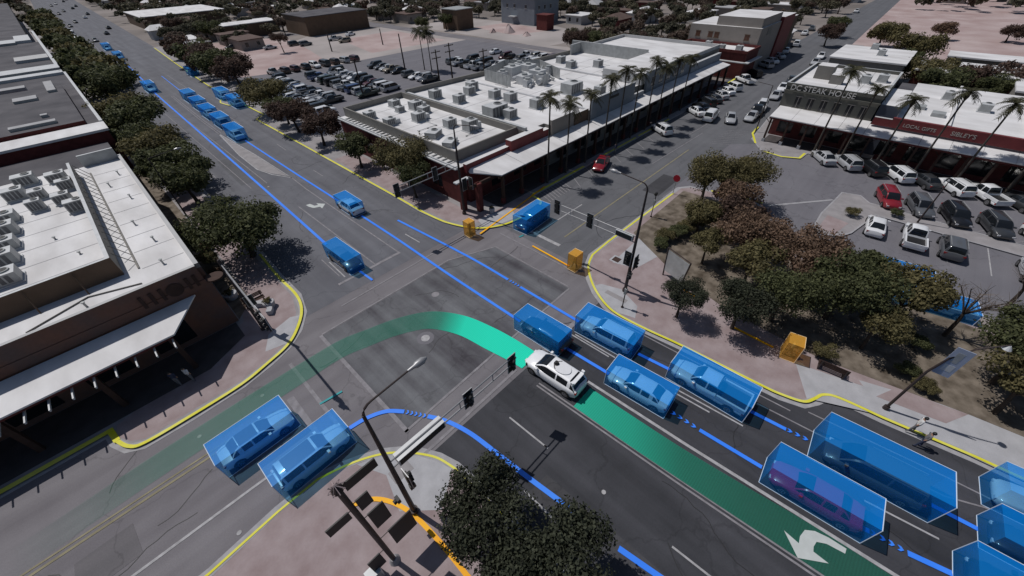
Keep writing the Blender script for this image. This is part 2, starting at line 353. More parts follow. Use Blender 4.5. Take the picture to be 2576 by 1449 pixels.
for i in range(34):
    ax = rk.random() < .5
    x, y = (rk.uniform(5, 22), rk.uniform(-14, 100)) if rk.random() < .65 else (rk.uniform(-18, 40), rk.uniform(16.8, 25))
    P = [(x, y)]; a = (math.pi/2 if ax else 0)+rk.uniform(-.35, .35)
    for j in range(rk.randint(5, 12)): a += rk.uniform(-.45, .45); P.append((P[-1][0]+.5*math.cos(a), P[-1][1]+.5*math.sin(a)))
    tar.ribbon(P, -.022, .022, .0185, TAR, .002)
tb = tar.build('crack_seal', main_road); tb['kind'] = 'stuff'
# concrete corner ramps
def ramp(pts, z=.1245, name='kerb_ramp'):
    r = MB(); r.sheet(pts, z, CONC); return struct(r, name)
ramp([(22.75, 10.2), (23.2, 12), (24.3, 13.6), (25.0, 13.2), (25.6, 11.4), (24.6, 9.2), (23.2, 8.6)])
ramp([(1.5, 12.9), (.6, 14.8), (2, 14.2), (2.9, 13.4), (3.7, 12.4), (4.25, 11.3), (4.6, 10.3), (2.6, 8.9), (.9, 10.6)])
ramp([(1.7, 28.1), (2.9, 29.1), (3.9, 30.5), (3.2, 30.9), (1.1, 30.2), (.2, 28.5)])
ramp([(24.5, 28.7), (26, 27.7), (28.5, 27.2), (29.4, 29), (27.3, 30.2), (25, 30.2)])
ramp([(28.5, 14.2), (33.5, 14.4), (38, 14), (38, 12.6), (33, 11.2), (29.2, 12)], .1255, 'concrete_walk')
t = MB(); t.box(24.2, 24.7, 10.2, 12.3, .12, .131, PAVE_GREY)
tp = t.build('tactile_panel'); tp.rotation_euler.z = 0; tag(tp, None, None, None, 'structure')
for x0, x1, y0, y1 in ((1.6, 2.9, 12.0, 12.9),):
    t = MB(); t.box(x0, x1, y0, y1, .12, .131, PAVE_GREY); struct(t, 'tactile_panel')
t = MB(); t.box(28.6, 29.7, 13.6, 14.7, .12, .132, CONC); t.box(28.78, 29.52, 13.78, 14.52, .128, .136, WOODD); struct(t, 'tree_grate')

# ------------------------------------------------------------------ painted markings: parts of the roads
def mark(parent, pts, w, M=PAINTW, z=.022, name='lane_line'):
    k = MB(); k.ribbon(pts, -w/2, w/2, z, M, .004); return k.build(name, parent)
for dx in (-.13, .13): mark(main_road, [(12.7+dx, 10.4), (13.2+dx, 0), (13.75+dx, -9), (14.3+dx, -20)], .12, PAINTF)
mark(main_road, [(15.3, 9.4), (15.65, .5), (16.25, -10), (16.8, -20)], .2)
for q in ([(18.2, 11.5), (18.3, 8)], [(18.42, 11.3), (18.55, 7.6)], [(19.05, 2.9), (19.35, -1.6)], [(18.7, 2.8), (18.85, .4)], [(19.3, -8.2), (19.7, -11.4)], [(9.4, 10.1), (9.5, 6.9)], [(9.5, 7.1), (9.5, 6.8)], [(6.6, 6.2), (6.6, 3.0)], [(9.85, -1.4), (10, -4.5)], [(10.2, -10), (10.3, -13)]): mark(main_road, q, .11)
for q in ([(21.7, -1.7), (21.95, -5), (22.6, -11.4), (24.2, -15)], [(22.0, 8.6), (22.3, 2), (22.6, -3.5)], [(23.3, -4.4), (24.0, -11.3), (24.3, -16)]): mark(main_road, q, .10, PAINTF)
for q, ww in (([(4.05, 14.3), (4.05, 26.9)], .28), ([(4.2, 26.95), (17.9, 26.95)], .15), ([(7, 28.9), (23.6, 29.2)], .15), ([(22.75, 25), (22.75, 15.3)], .13), ([(22.6, 15.1), (15.4, 14.9), (3.9, 14.45)], .18), ([(12.6, 12.45), (3.9, 12.3)], .2), ([(1.1, 17.2), (1.05, 25.9)], .25), ([(24.9, 16.4), (24.9, 26.5)], .14), ([(17.9, 26.9), (22.7, 25)], .12)):
    mark(cross_street, q, ww, PAINTF, .024, 'crosswalk_line')
mark(cross_street, [(-.25, 16.4), (-.25, 22.8)], .5, PAINTF, .024, 'stop_line')
mark(east_street, [(27.4, 20), (27.4, 24.3)], .42, PAINTW, .024, 'stop_line')
mark(main_road, [(15.5, 12.0), (22.3, 12.2)], .4, PAINTF, .024, 'stop_line')
mark(north_road, [(8.3, 31.9), (11.0, 31.9)], .32, PAINTF, .024, 'stop_line'); mark(north_road, [(11.6, 31.9), (15.3, 31.9)], .34, PAINTF, .024, 'stop_line')
for q, ww, MM in (([(15.2, 31.9), (15.1, 54), (15.3, 60)], .14, PAINTF), ([(12.4, 32.1), (12.3, 50)], .13, PAINTF), ([(9.3, 32.5), (9.4, 36)], .12, PAINTW), ([(9.0, 33), (9.05, 37)], .1, PAINTF), ([(17.8, 31.8), (17.7, 34.4)], .12, PAINTW),
    ([(18.2, 44), (18.2, 47)], .12, PAINTF), ([(18.5, 56), (18.5, 59)], .12, PAINTF), ([(19, 70), (19.1, 74)], .12, PAINTF), ([(7.6, 50), (7.7, 54)], .12, PAINTF), ([(7.8, 66), (7.9, 70)], .12, PAINTF),
    ([(14.1, 87.5), (14.9, 72), (15.25, 59), (13.8, 62.3), (13.0, 65.9), (13.1, 73.7), (14.1, 87.5)], .16, PAINTW), ([(14.1, 87.5), (14.2, 100), (14.8, 124)], .12, PAINTF), ([(14.5, 87.5), (14.6, 100), (15.2, 124)], .12, PAINTF), ([(12.2, 60), (12.4, 100)], .12, PAINTF), ([(10.1, 60), (10.5, 110)], .1, PAINTF), ([(18.6, 90), (19.6, 150)], .1, PAINTF), ([(13.2, 130), (17.5, 240)], .14, PAINTF), ([(9.8, 125), (14, 240)], .12, PAINTF)):
    mark(north_road, q, ww, MM)
k = MB(); k.sheet([(14.05, 86), (14.8, 72), (15.1, 60), (13.8, 63), (13.1, 66), (13.2, 73.7)], .018, PAVE_GREY); k.build('median_panel', north_road)
mark(cross_street, [(-40, 18.25), (-3, 18.25)], .17, PAINTW)
mark(cross_street, [(-40, 22.2), (-4.5, 22.3)], .16, PAINTY); mark(cross_street, [(-40, 22.55), (-4.5, 22.65)], .12, PAINTY)
mark(east_street, [(27.7, 23.35), (36, 23.35)], .14, PAINTW); mark(east_street, [(52, 22.6), (68, 22.2)], .1, PAINTF)
mark(east_street, [(29, 20.6), (60, 20.9)], .16, PAINTY)
for i in range(9): mark(east_street, [(34.0+i*.55, 26.6), (34.9+i*.55, 29.1)], .12, PAINTF, .024, 'hatch_line')
for i in range(9): mark(east_street, [(64.4+i*.9, 19.6), (65.8+i*.9, 16.9)], .09, PAINTF, .024, 'hatch_line')
for i in range(7): mark(east_street, [(72.4+i*.6, 25.6), (73.4+i*.6, 28.9)], .09, PAINTF, .024, 'hatch_line')
for i, x in enumerate((39.6, 42.9, 46.2, 49.5, 52.8, 56.1, 59.4, 66)): mark(east_street, [(x, 26.2), (x+2.0, 29.1)], .1, PAINTF, .024, 'bay_line')
mark(east_street, [(63.5, 23.6), (72.5, 23.4)], .1, PAINTF)
def arrow(parent, pts, M, z=.026):
    k = MB(); k.sheet(pts, z, M); return k.build('turn_arrow', parent)
arrow(main_road, [(14.62, -5.4), (14.5, -6.15), (14.9, -6.1), (15.4, -6.2), (15.7, -6.6), (15.85, -7.2), (15.9, -8.0), (15.6, -8.0), (15.45, -7.2), (15.2, -6.8), (14.85, -6.75), (14.6, -6.8), (14.55, -7.5), (13.75, -6.3)], PAINTB, .056)
arrow(north_road, [(13.1, 49.6), (13.6, 49.5), (13.75, 48.6), (14.15, 48.4), (14.2, 49.0), (14.9, 48.0), (14.1, 47.2), (14.12, 47.8), (13.4, 48.1), (13.15, 48.9)], PAINTB)
def disc(x, y, r, M, name, parent, z=.027):
    k = MB(); k.prism([(x+r*math.cos(a*.3927), y+r*math.sin(a*.3927)) for a in range(16)], z-.003, z, M); return k.build(name, parent)
q = at(1095, 741); disc(q.x, q.y, .36, PAINTF, 'manhole_cover', cross_street)
q = at(1070, 851); disc(q.x, q.y, .72, ASPH_LOT, 'manhole_collar', cross_street); disc(q.x, q.y, .36, PAINTW, 'manhole_cover', cross_street, .031)
for px, py in ((660, 995), (502, 1098), (1518, 1238), (602, 1340), (675, 470)):
    q = at(px, py); disc(q.x, q.y, .13, PAINTW, 'valve_cover', cross_street)
# lot markings east
par = bpy.data.objects['parking_lot_east']
mark(par, [(50.3, 6.4), (56.5, 1.3)], .3, KERB, .03, 'bay_line')
k = MB(); isl = [(56.5, 1.1), (52, 1.5), (48.6, 1.4), (47.5, .8), (47.4, .2), (47.9, -1.0), (49.5, -1.8), (55.4, -3), (55.6, -40), (57.2, -40), (58.1, -2.0), (59.5, -.9), (59, .9)]
k.prism(isl, .012, .13, KERB, PAVE_GREY); k.ribbon(isl+[isl[0]], -.08, .08, .145, KERB, .05); k.build('parking_island', par)
k = MB(); k.sheet([(48.6, 1.0), (48.2, -.6), (51.5, -1.2), (52, .9)], .134, PAVER); k.build('paver_panel', par)
for i in range(14): mark(par, [(66.9, 8.6-3.05*i), (69.2, 6.6-3.05*i)], .1, PAINTF, .024, 'bay_line')
for i in range(12): mark(par, [(58.2, -2.2-3.0*i), (61.4, -4.6-3.0*i)], .1, PAINTF, .024, 'bay_line')
for i in range(10): mark(par, [(55.3, -3.0-3.1*i), (49.8, -3.4-3.1*i)], .1, PAINTW, .024, 'bay_line')

ARC_SHADE = mat('arcade_shade', (.07, .062, .062), .85, .2, 1.0, .1)  # dark sheets that paint the canopy shade onto the paving
k = MB(); k.sheet([(-40, 29.6), (-40, 33.85), (-.3, 33.85), (-.3, 31.6), (-3.4, 29.9)], .126, ARC_SHADE); struct(k, 'arcade_shade')
k = MB(); k.sheet([(28.8, 30.3), (97.5, 30.3), (97.5, 32.9), (28.8, 33.9)], .126, ARC_SHADE); struct(k, 'arcade_shade')
k = MB(); k.sheet([(70.2, -40), (70.2, 13.8), (73.6, 13.8), (73.6, 2.4), (72.6, 2.2), (72.6, -40)], .126, ARC_SHADE); struct(k, 'arcade_shade')
# ------------------------------------------------------------------ vehicles
CARC = {'white': (.74, .75, .77), 'silver': (.40, .41, .43), 'grey': (.10, .105, .115), 'black': (.012, .012, .014), 'red': (.22, .012, .02), 'maroon': (.07, .012, .014), 'magenta red': (.42, .02, .13), 'pearl': (.80, .81, .83), 'blue': (.03, .06, .16), 'dark green': (.02, .035, .025), 'tan': (.26, .22, .16), 'charcoal': (.04, .042, .046), 'brown': (.05, .03, .022)}
def paint(c): return plain('paint_'+c.replace(' ', '_'), CARC[c], .3, 0, .5, .7)
# kind: length, width, stations (x, half width, z_low, z_top), greenhouse (x0,x1,half at belt,belt z, c0,c1,half roof,roof z)
SPEC = {
 'sedan': dict(L=4.75, W=1.84, st=[(-2.36, .62, .42, .72), (-2.28, .80, .28, .93), (-1.9, .90, .22, 1.0), (-1.3, .92, .2, 1.0), (0, .92, .2, .96), (.9, .92, .2, .95), (1.5, .90, .22, .88), (2.05, .83, .26, .76), (2.28, .70, .32, .66), (2.37, .50, .40, .56)], gh=(-1.75, 1.08, .80, .96, -1.02, .28, .60, 1.44)),
 'suv': dict(L=4.75, W=1.9, st=[(-2.34, .70, .45, .95), (-2.28, .84, .34, 1.10), (-1.9, .93, .28, 1.12), (-1.0, .95, .26, 1.1), (.5, .95, .26, 1.08), (1.05, .94, .26, 1.06), (1.6, .92, .28, 1.00), (2.1, .86, .32, .90), (2.3, .74, .38, .78), (2.37, .55, .45, .68)], gh=(-2.2, 1.18, .84, 1.07, -1.95, .42, .68, 1.68)),
 'crossover': dict(L=4.7, W=1.92, st=[(-2.34, .60, .50, .84), (-2.26, .80, .36, 1.0), (-2.0, .90, .28, 1.08), (-1.3, .95, .24, 1.06), (0, .955, .24, 1.0), (.9, .955, .24, 1.0), (1.5, .94, .26, .96), (1.9, .90, .28, .90), (2.15, .82, .32, .82), (2.29, .68, .38, .72), (2.36, .45, .46, .62)], gh=(-2.18, 1.38, .82, 1.0, -1.55, .35, .62, 1.56)),
 'van': dict(L=5.0, W=1.95, st=[(-2.48, .75, .45, 1.0), (-2.42, .88, .32, 1.15), (-1.9, .96, .28, 1.15), (0, .97, .26, 1.12), (1.2, .96, .26, 1.08), (1.8, .93, .3, .98), (2.3, .84, .34, .86), (2.5, .62, .42, .72)], gh=(-2.38, 1.75, .86, 1.1, -2.2, .75, .74, 1.86)),
 'pickup': dict(L=5.5, W=1.98, st=[(-2.74, .90, .5, .78), (-2.68, .97, .42, .80), (-.72, .98, .36, .80), (-.66, .98, .36, 1.12), (.6, .98, .34, 1.10), (1.1, .97, .34, 1.09), (1.8, .95, .36, 1.05), (2.4, .88, .42, .95), (2.66, .76, .48, .82), (2.74, .56, .55, .74)], gh=(-.68, 1.32, .86, 1.09, -.5, .62, .68, 1.76)),
}
def car_meshes(kind, c, detail=True):
    S = SPEC[kind]; P = paint(c); parts = {}
    b = MB(); vs = []; fs = []; st = S['st']; n = 11
    for (x, hw, zl, zt) in st:
        h = zt-zl
        sec = [(hw*.80, zl), (hw*.96, zl+.10*h), (hw, zl+.35*h), (hw*.985, zl+.64*h), (hw*.955, zl+.84*h), (hw*.86, zt-.03)]
        full = [(y, z) for y, z in sec]+[(0, zt+.03)]+[(-y, z) for y, z in sec[::-1]]
        vs += [(x, y, z) for y, z in full]
    n = 13
    for i in range(len(st)-1):
        for k in range(n-1): fs.append((i*n+k, (i+1)*n+k, (i+1)*n+k+1, i*n+k+1))
        fs.append((i*n+n-1, (i+1)*n+n-1, (i+1)*n, i*n))
    fs += [tuple(range(n)), tuple(range((len(st)-1)*n, len(st)*n))[::-1]]
    fs = [f[::-1] for f in fs]
    b.add(vs, fs, P)
    x0, x1, hb, zb, c0, c1, hr, zr = S['gh']
    if kind == 'pickup':
        W = .98
        b.box(-2.72, -.72, .82, .97, .78, 1.10, P); b.box(-2.72, -.72, -.97, -.82, .78, 1.10, P); b.box(-2.74, -2.64, -.82, .82, .78, 1.08, P)
        b.box(-2.64, -.72, -.82, .82, .81, .835, BLACK)
    gl = MB(); rf = MB(); gz = zb-.05; H = zr-gz
    def hgt(x):
        if x <= c0: t = (x-x0)/(c0-x0); return math.sin(min(1, max(0, t))*math.pi/2)**.9
        if x >= c1: t = (x1-x)/(x1-c1); return math.sin(min(1, max(0, t))*math.pi/2)**.95
        return 1.0
    bm_ = (c0+c1)/2+.05
    X = [x0+(c0-x0)*t for t in (0, .35, .7, .95)]+[c0+.06, (c0+bm_)/2, bm_-.05, bm_+.05, (bm_+c1)/2, c1-.05]+[c1+(x1-c1)*t for t in (.05, .33, .66, 1)]
    rows = []
    for i, x in enumerate(X):
        h = hgt(x)*H; cr_ = .03*math.sin(math.pi*max(0, min(1, (x-c0)/(c1-c0)))) if c0 < x < c1 else 0
        k_ = 1 if x0+.2 < x < x1-.2 else .96
        wd = hb*k_*(.93+.07*max(0, min(1, (x1-x)/(x1-c1)))); wt = wd+(hr-wd)*min(1, h/H)
        sec = [(wd, gz), (wd+(wt-wd)*.5, gz+h*.48), (wt+.01, gz+h*.86), (wt*.86, gz+h*.965), (wt*.45, gz+h+cr_*.8), (0, gz+h+cr_)]
        rows.append([(x, y, z) for y, z in sec]+[(x, -y, z) for y, z in sec[-2::-1]])
    for i in range(len(X)-1):
        xm = (X[i]+X[i+1])/2; roof_ = c0-.02 < xm < c1+.04; bp = bm_-.06 < xm < bm_+.06; cp_ = (X[i] < c0+.03 and xm > c0-.3*(c0-x0)) 
        for j in range(10):
            side = j in (0, 1, 8, 9); edge_ = j in (2, 7)
            g_ = (side and not bp and not (cp_ and kind != 'pickup')) or (not side and not edge_ and not roof_)
            if kind == 'pickup' and not side and xm < c0: g_ = not edge_
            q_ = [rows[i][j], rows[i][j+1], rows[i+1][j+1], rows[i+1][j]][::-1]
            (gl if g_ else rf).add(q_, [(0, 1, 2, 3)], GLASSD if g_ else P)
    if kind in ('suv', 'van') and detail:
        for sy in (-1, 1): rf.tube([(c0+.1, sy*(hr-.04), zr+.05), (c1-.2, sy*(hr-.04), zr+.05)], .022, METG, 5)
    wr = .34 if kind != 'pickup' else .39; yw = S['W']/2
    xa, xb = S['st'][0][0]+.82, S['st'][-1][0]-.88
    if kind == 'pickup': xa, xb = -1.72, 1.72
    def wheel(x, sy):
        a = MB(); ns = 16 if detail else 10; r2 = wr+.065; y0, y1 = sy*(yw-.2), sy*(yw+.012)
        def dsk(M, r, ya, yb):
            v = [(x+r*math.cos(2*math.pi*k/ns), ya, wr+r*math.sin(2*math.pi*k/ns)) for k in range(ns)]+[(x+r*math.cos(2*math.pi*k/ns), yb, wr+r*math.sin(2*math.pi*k/ns)) for k in range(ns)]
            f = [(k, (k+1) % ns, ns+(k+1) % ns, ns+k) for k in range(ns)]+[tuple(range(ns))[::-1], tuple(range(ns, 2*ns))]
            if sy < 0: f = [q for q in f]
            a.add(v, f, M)
        dsk(TYRE, wr, y0, y1); return a, dsk
    if detail:
        parts['body'] = b; parts['roof'] = rf; parts['window'] = gl
        ws = []
        for x in (xa, xb):
            for sy in (-1, 1):
                a, dk = wheel(x, sy)
                rm = MB(); ns = 12; r = wr*.62; y1 = sy*(yw+.02)
                rm.add([(x+r*math.cos(2*math.pi*k/ns), y1, wr+r*math.sin(2*math.pi*k/ns)) for k in range(ns)]+[(x, y1+sy*.01, wr)], [(k, (k+1) % ns, ns) for k in range(ns)], RIM)
                for k in range(5):
                    t = 2*math.pi*k/5; rm.box(x+.5*r*math.cos(t)-.03, x+.5*r*math.cos(t)+.03, min(y1, y1+sy*.012), max(y1, y1+sy*.012)+.001, wr+.5*r*math.sin(t)-.05, wr+.5*r*math.sin(t)+.05, TYRE)
                ws.append((a, rm))
        parts['wheels'] = ws
        ar = []
        for x in (xa, xb):
            for sy in (-1, 1):
                r = wr+.06; ns = 14; y1 = sy*(yw-.012); ar.append(MB())
                ar[-1].add([(x+r*math.cos(math.pi*k/ns), y1+sy*.012, wr+r*math.sin(math.pi*k/ns)) for k in range(ns+1)]+[(x, y1+sy*.012, wr-.05)], [(k, k+1, ns+1) for k in range(ns)], BLACK)
        parts['arch'] = ar
        fx, rx = S['st'][-2][0], S['st'][1][0]; fz = S['st'][-2][3]; rz = S['st'][1][3]; fy = S['st'][-2][1]; ry = S['st'][1][1]
        parts['headlight'] = [MB().box(fx-.16, fx+.07, min(sy*(fy-.26), sy*(fy-.02)), max(sy*(fy-.26), sy*(fy-.02)), fz-.16, fz-.03, LAMPW) for sy in (-1, 1)]
        parts['taillight'] = [MB().box(rx-.05, rx+.10, min(sy*(ry-.24), sy*(ry-.0)), max(sy*(ry-.24), sy*(ry-.0)), rz-.24, rz-.08, LAMPR) for sy in (-1, 1)]
        mx = x1-.35
        parts['mirror'] = [MB().box(mx-.08, mx+.09, min(sy*(hb+.02), sy*(hb+.24)), max(sy*(hb+.02), sy*(hb+.24)), zb+.02, zb+.16, P) for sy in (-1, 1)]
    else:
        # one light mesh for cars only a few pixels long
        one = MB()
        for k in (b, gl, rf):
            mi = {}
            for f, mm in zip(k.f, k.m): one.add([k.v[i] for i in f], [tuple(range(len(f)))], k.mats[mm])
        for x in (xa, xb):
            for sy in (-1, 1):
                a, _ = wheel(x, sy)
                for f, mm in zip(a.f, a.m): one.add([a.v[i] for i in f], [tuple(range(len(f)))], TYRE)
        parts['one'] = one
    return parts
PROTO = {}
def bld(mb, name, parent):
    o = mb.build(name, parent); me = o.data; b = bmesh.new(); b.from_mesh(me); bmesh.ops.remove_doubles(b, verts=b.verts, dist=.0005); bmesh.ops.recalc_face_normals(b, faces=b.faces)
    top = max(b.faces, key=lambda f: f.calc_center_median().z)
    if top.normal.z < 0: bmesh.ops.reverse_faces(b, faces=b.faces)
    b.to_mesh(me); b.free(); me.shade_smooth(); me.set_sharp_from_angle(angle=math.radians(38)); return o
CS = .93
def car(kind, c, x, y, deg, label, group=None, cat=None, detail=True, z=0.0, scale=CS):
    """deg: heading of the nose, 0 = +x, 90 = +y"""
    key = (kind, c, detail); cat = cat or {'sedan': 'car', 'suv': 'suv', 'van': 'van', 'pickup': 'pickup truck', 'crossover': 'car'}[kind]
    nm = {'sedan': 'sedan_car', 'suv': 'suv_car', 'van': 'minivan', 'pickup': 'pickup_truck', 'crossover': 'crossover_car'}[kind]
    if key not in PROTO:
        p = car_meshes(kind, c, detail)
        if detail:
            r = link(nm, None)
            p['body'].build('body', r, smooth=True, sharp=40); bld(p['roof'], 'roof', r); bld(p['window'], 'window', r)
            [a.build('wheel_arch', r) for a in p['arch']]
            for a, rm in p['wheels']:
                wo_ = a.build('wheel', r); rm.build('rim', wo_)
            for k in ('headlight', 'taillight', 'mirror'):
                for a in p[k]: a.build(k, r)
        else:
            r = p['one'].build(nm)
        PROTO[key] = r; o = r
    else:
        r = PROTO[key]; o = r.copy(); COL.objects.link(o)
        for ch in list(r.children):
            q = ch.copy(); COL.objects.link(q); q.parent = o
            for g2 in ch.children:
                q2 = g2.copy(); COL.objects.link(q2); q2.parent = q
    o.location = (x, y, z); o.rotation_euler = (0, 0, math.radians(deg)); o.scale = (scale,)*3
    for k in ('label', 'category', 'group'):
        if k in o: del o[k]
    return tag(o, label, cat, group)

# ------------------------------------------------------------------ tracking boxes (see-through blue boxes round the vehicles)
def film2(name, ctop, cside, tint, ftop, fhi, flo):
    """see-through box: more solid towards its top, by the height within the box"""
    M = bpy.data.materials.new(name); M.use_nodes = True; n = M.node_tree.nodes; l = M.node_tree.links
    out = n['Material Output']; b = n['Principled BSDF']; b.inputs['Roughness'].default_value = .45; b.inputs['Specular IOR Level'].default_value = .2
    tc = n.new('ShaderNodeTexCoord'); sp = n.new('ShaderNodeSeparateXYZ'); l.new(tc.outputs['Generated'], sp.inputs[0])
    cr = n.new('ShaderNodeMapRange'); cr.inputs[3].default_value = flo; cr.inputs[4].default_value = fhi; l.new(sp.outputs[2], cr.inputs[0])
    b.inputs['Base Color'].default_value = (*ctop, 1)
    t = n.new('ShaderNodeBsdfTransparent'); t.inputs[0].default_value = (*tint, 1)
    mx = n.new('ShaderNodeMixShader'); l.new(cr.outputs[0], mx.inputs[0])
    l.new(t.outputs[0], mx.inputs[1]); l.new(b.outputs[0], mx.inputs[2]); l.new(mx.outputs[0], out.inputs[0])
    MATS[name] = M; return M
FILM_B = film2('blue_film', (.005, .32, 1.0), (.01, .12, .5), (.58, .86, 1.0), .6, .40, .20)
FILM_O = film2('orange_film', (.95, .50, .08), (.6, .3, .05), (1.0, .80, .45), .6, .48, .32)
EDGE_B = plain('pale_box_edge', (.62, .70, .80), .5)
EDGE_O = plain('orange_box_edge', (.85, .66, .40), .5)
def track_box(x, y, L, Wd, h, deg, label, name='tracking_box', cat='marker box', film=FILM_B, edge=EDGE_B, group='see-through blue boxes around vehicles', er=.022, z=.03, edges=True):
    o = thing(name, label, cat, (x, y, z), math.radians(deg), group)
    a, b = L/2, Wd/2
    k = MB(); vs = [(-a, -b, 0), (a, -b, 0), (a, b, 0), (-a, b, 0), (-a, -b, h), (a, -b, h), (a, b, h), (-a, b, h)]
    k.add(vs, [(0, 1, 5, 4), (1, 2, 6, 5), (2, 3, 7, 6), (3, 0, 4, 7), (4, 5, 6, 7)], film); k.build('panel', o)
    # the bright outline runs along the six edges of its silhouette as seen from the camera
    if edges:
        c, s_ = math.cos(math.radians(deg)), math.sin(math.radians(deg))
        dl = CAM-Vector((x, y, 0)); lx, ly = dl.x*c+dl.y*s_, -dl.x*s_+dl.y*c
        vis = {0: ly < -b, 1: lx > a, 2: ly > b, 3: lx < -a, 4: True, 5: False}
        F = {0: (0, 1, 5, 4), 1: (1, 2, 6, 5), 2: (2, 3, 7, 6), 3: (3, 0, 4, 7), 4: (4, 5, 6, 7), 5: (0, 1, 2, 3)}
        E = {}
        for f, q in F.items():
            for i in range(4): E.setdefault(tuple(sorted((q[i], q[(i+1) % 4]))), []).append(f)
        dist = dl.length; r = max(er, dist*.00048)
        fr_ = MB()
        for (i, j), ff in E.items():
            if vis[ff[0]] != vis[ff[1]]: fr_.tube([vs[i], vs[j]], r, edge, 5)
        fr_.build('edge_frame', o)
    return o
def boxed(kind, c, x, y, deg, lab, L, Wd, h, blab, detail=True, dx=0, dy=0, group='vehicles inside blue boxes'):
    car(kind, c, x+dx, y+dy, deg, lab, None, detail=detail)
    track_box(x, y, L, Wd, h, deg, blab)

# the south carriageway, two lanes heading for the junction
boxed('sedan', 'black', 16.45, 13.2, 92, 'black car stopped at the crosswalk beside the white self-driving car', 4.5, 1.75, 1.65, 'blue box around the black car level with the white sensor car', dx=.08, dy=-.35)
boxed('suv', 'pearl', 19.75, 9.15, 94, 'pale suv with roof rails nearest the kerb at the crosswalk', 5.0, 1.9, 1.85, 'blue box around the pale suv with roof rails', dx=.05)
boxed('sedan', 'pearl', 17.05, 4.75, 94, 'pale sedan second in the inner lane, behind the black car', 4.5, 1.8, 1.6, 'blue box around the pale sedan behind the black car')
boxed('pickup', 'pearl', 20.5, 1.25, 91, 'white pickup truck in the kerbside lane behind the silver suv', 5.4, 2.0, 1.75, 'blue box around the white pickup truck', dx=-.05)
boxed('van', 'grey', 21.2, -7.95, 94, 'large dark grey van in the kerbside lane left of the pavement bulge', 5.7, 2.3, 2.15, 'longest blue box, around the large dark van', dx=-.2)
boxed('sedan', 'magenta red', 17.45, -5.95, 94, 'magenta-red car in the inner lane beside the large dark van', 4.9, 1.9, 1.95, 'blue box around the magenta-red car')
car('sedan', 'red', 17.42, 200, 90, 'x') if False else None
boxed('suv', 'white', 24.55, -15.2, 95, 'white suv cut by the right edge of the photo', 4.8, 1.9, 2.0, 'blue box around the white suv at the right edge')
boxed('sedan', 'charcoal', 21.7, -15.2, 94, 'dark car in the kerbside lane behind the large dark van', 4.8, 1.95, 1.7, 'blue box around the dark car behind the large van')
boxed('sedan', 'black', 18.7, -14.4, 94, 'dark car in the inner lane at the bottom right corner', 4.8, 1.9, 1.7, 'blue box at the bottom right corner of the photo')
# west leg, waiting at the stop line
boxed('sedan', 'pearl', -2.95, 21.0, 2, 'pale sedan with a dark glass roof waiting at the stop line, left lane', 4.6, 1.95, 1.65, 'blue box around the sedan in the left waiting lane')
boxed('suv', 'pearl', -1.0, 17.1, 2, 'pale suv with a glass roof waiting in the kerbside lane', 4.7, 1.95, 1.9, 'blue box around the suv waiting next to the kerb')
# north leg
boxed('sedan', 'white', 16.4, 44.1, 90, 'white sedan leaving the junction northwards', 4.1, 1.65, 1.6, 'blue box around the white sedan past the junction', dx=0)
boxed('sedan', 'grey', 10.55, 34.6, -88, 'grey sedan coming down to the north stop line', 4.7, 1.6, 1.75, 'blue box around the grey sedan at the north stop line')
# east leg
boxed('suv', 'blue', 28.7, 25.1, 184, 'dark blue suv waiting at the east stop line', 4.4, 1.9, 1.85, 'blue box around the suv by the corner shop')
for i, (x, y, dg, k, c, lb) in enumerate([(15.75, 82.5, 90, 'sedan', 'white', 'white car at the front of the northbound queue by the median tip'), (16.2, 91.5, 90, 'suv', 'silver', 'silver suv second in the northbound queue'), (16.3, 99.5, 90, 'sedan', 'white', 'white car third in the northbound queue'), (16.7, 107.5, 90, 'sedan', 'silver', 'silver car fourth in the northbound queue'), (17.0, 116, 90, 'suv', 'grey', 'grey suv last in the northbound queue'),
        (12.9, 133.5, -90, 'sedan', 'white', 'white car driving down alone beside the queue'), (22.5, 103.0, 90, 'sedan', 'silver', 'silver car parked at the right kerb, nearer one of the pair'), (22.4, 111.5, 90, 'sedan', 'white', 'white car parked at the right kerb, farther one of the pair'), (24.5, 143.5, 90, 'suv', 'blue', 'blue suv alone at the right kerb beyond the trees'), (15.3, 190, -90, 'suv', 'white', 'white suv far up the road, nearer of two boxed ones'), (15.6, 215, -90, 'sedan', 'white', 'white car far up the road, farthest one in a blue box')]):
    boxed(k, c, x, y, dg, lb, 4.8, 2.1, 2.0, 'blue box: '+' '.join(lb.split()[:12]), detail=False)
# east car park, half hidden by the trees
boxed('suv', 'blue', 42.3, -5.9, 95, 'blue suv half hidden behind the reddish trees', 4.8, 2.1, 2.0, 'blue box half hidden by the dark trees beside the car park')
boxed('pickup', 'white', 41.0, -9.0, 100, 'white pickup truck seen through the bare tree', 5.2, 2.1, 1.2, 'blue box behind the bare tree by the car park')

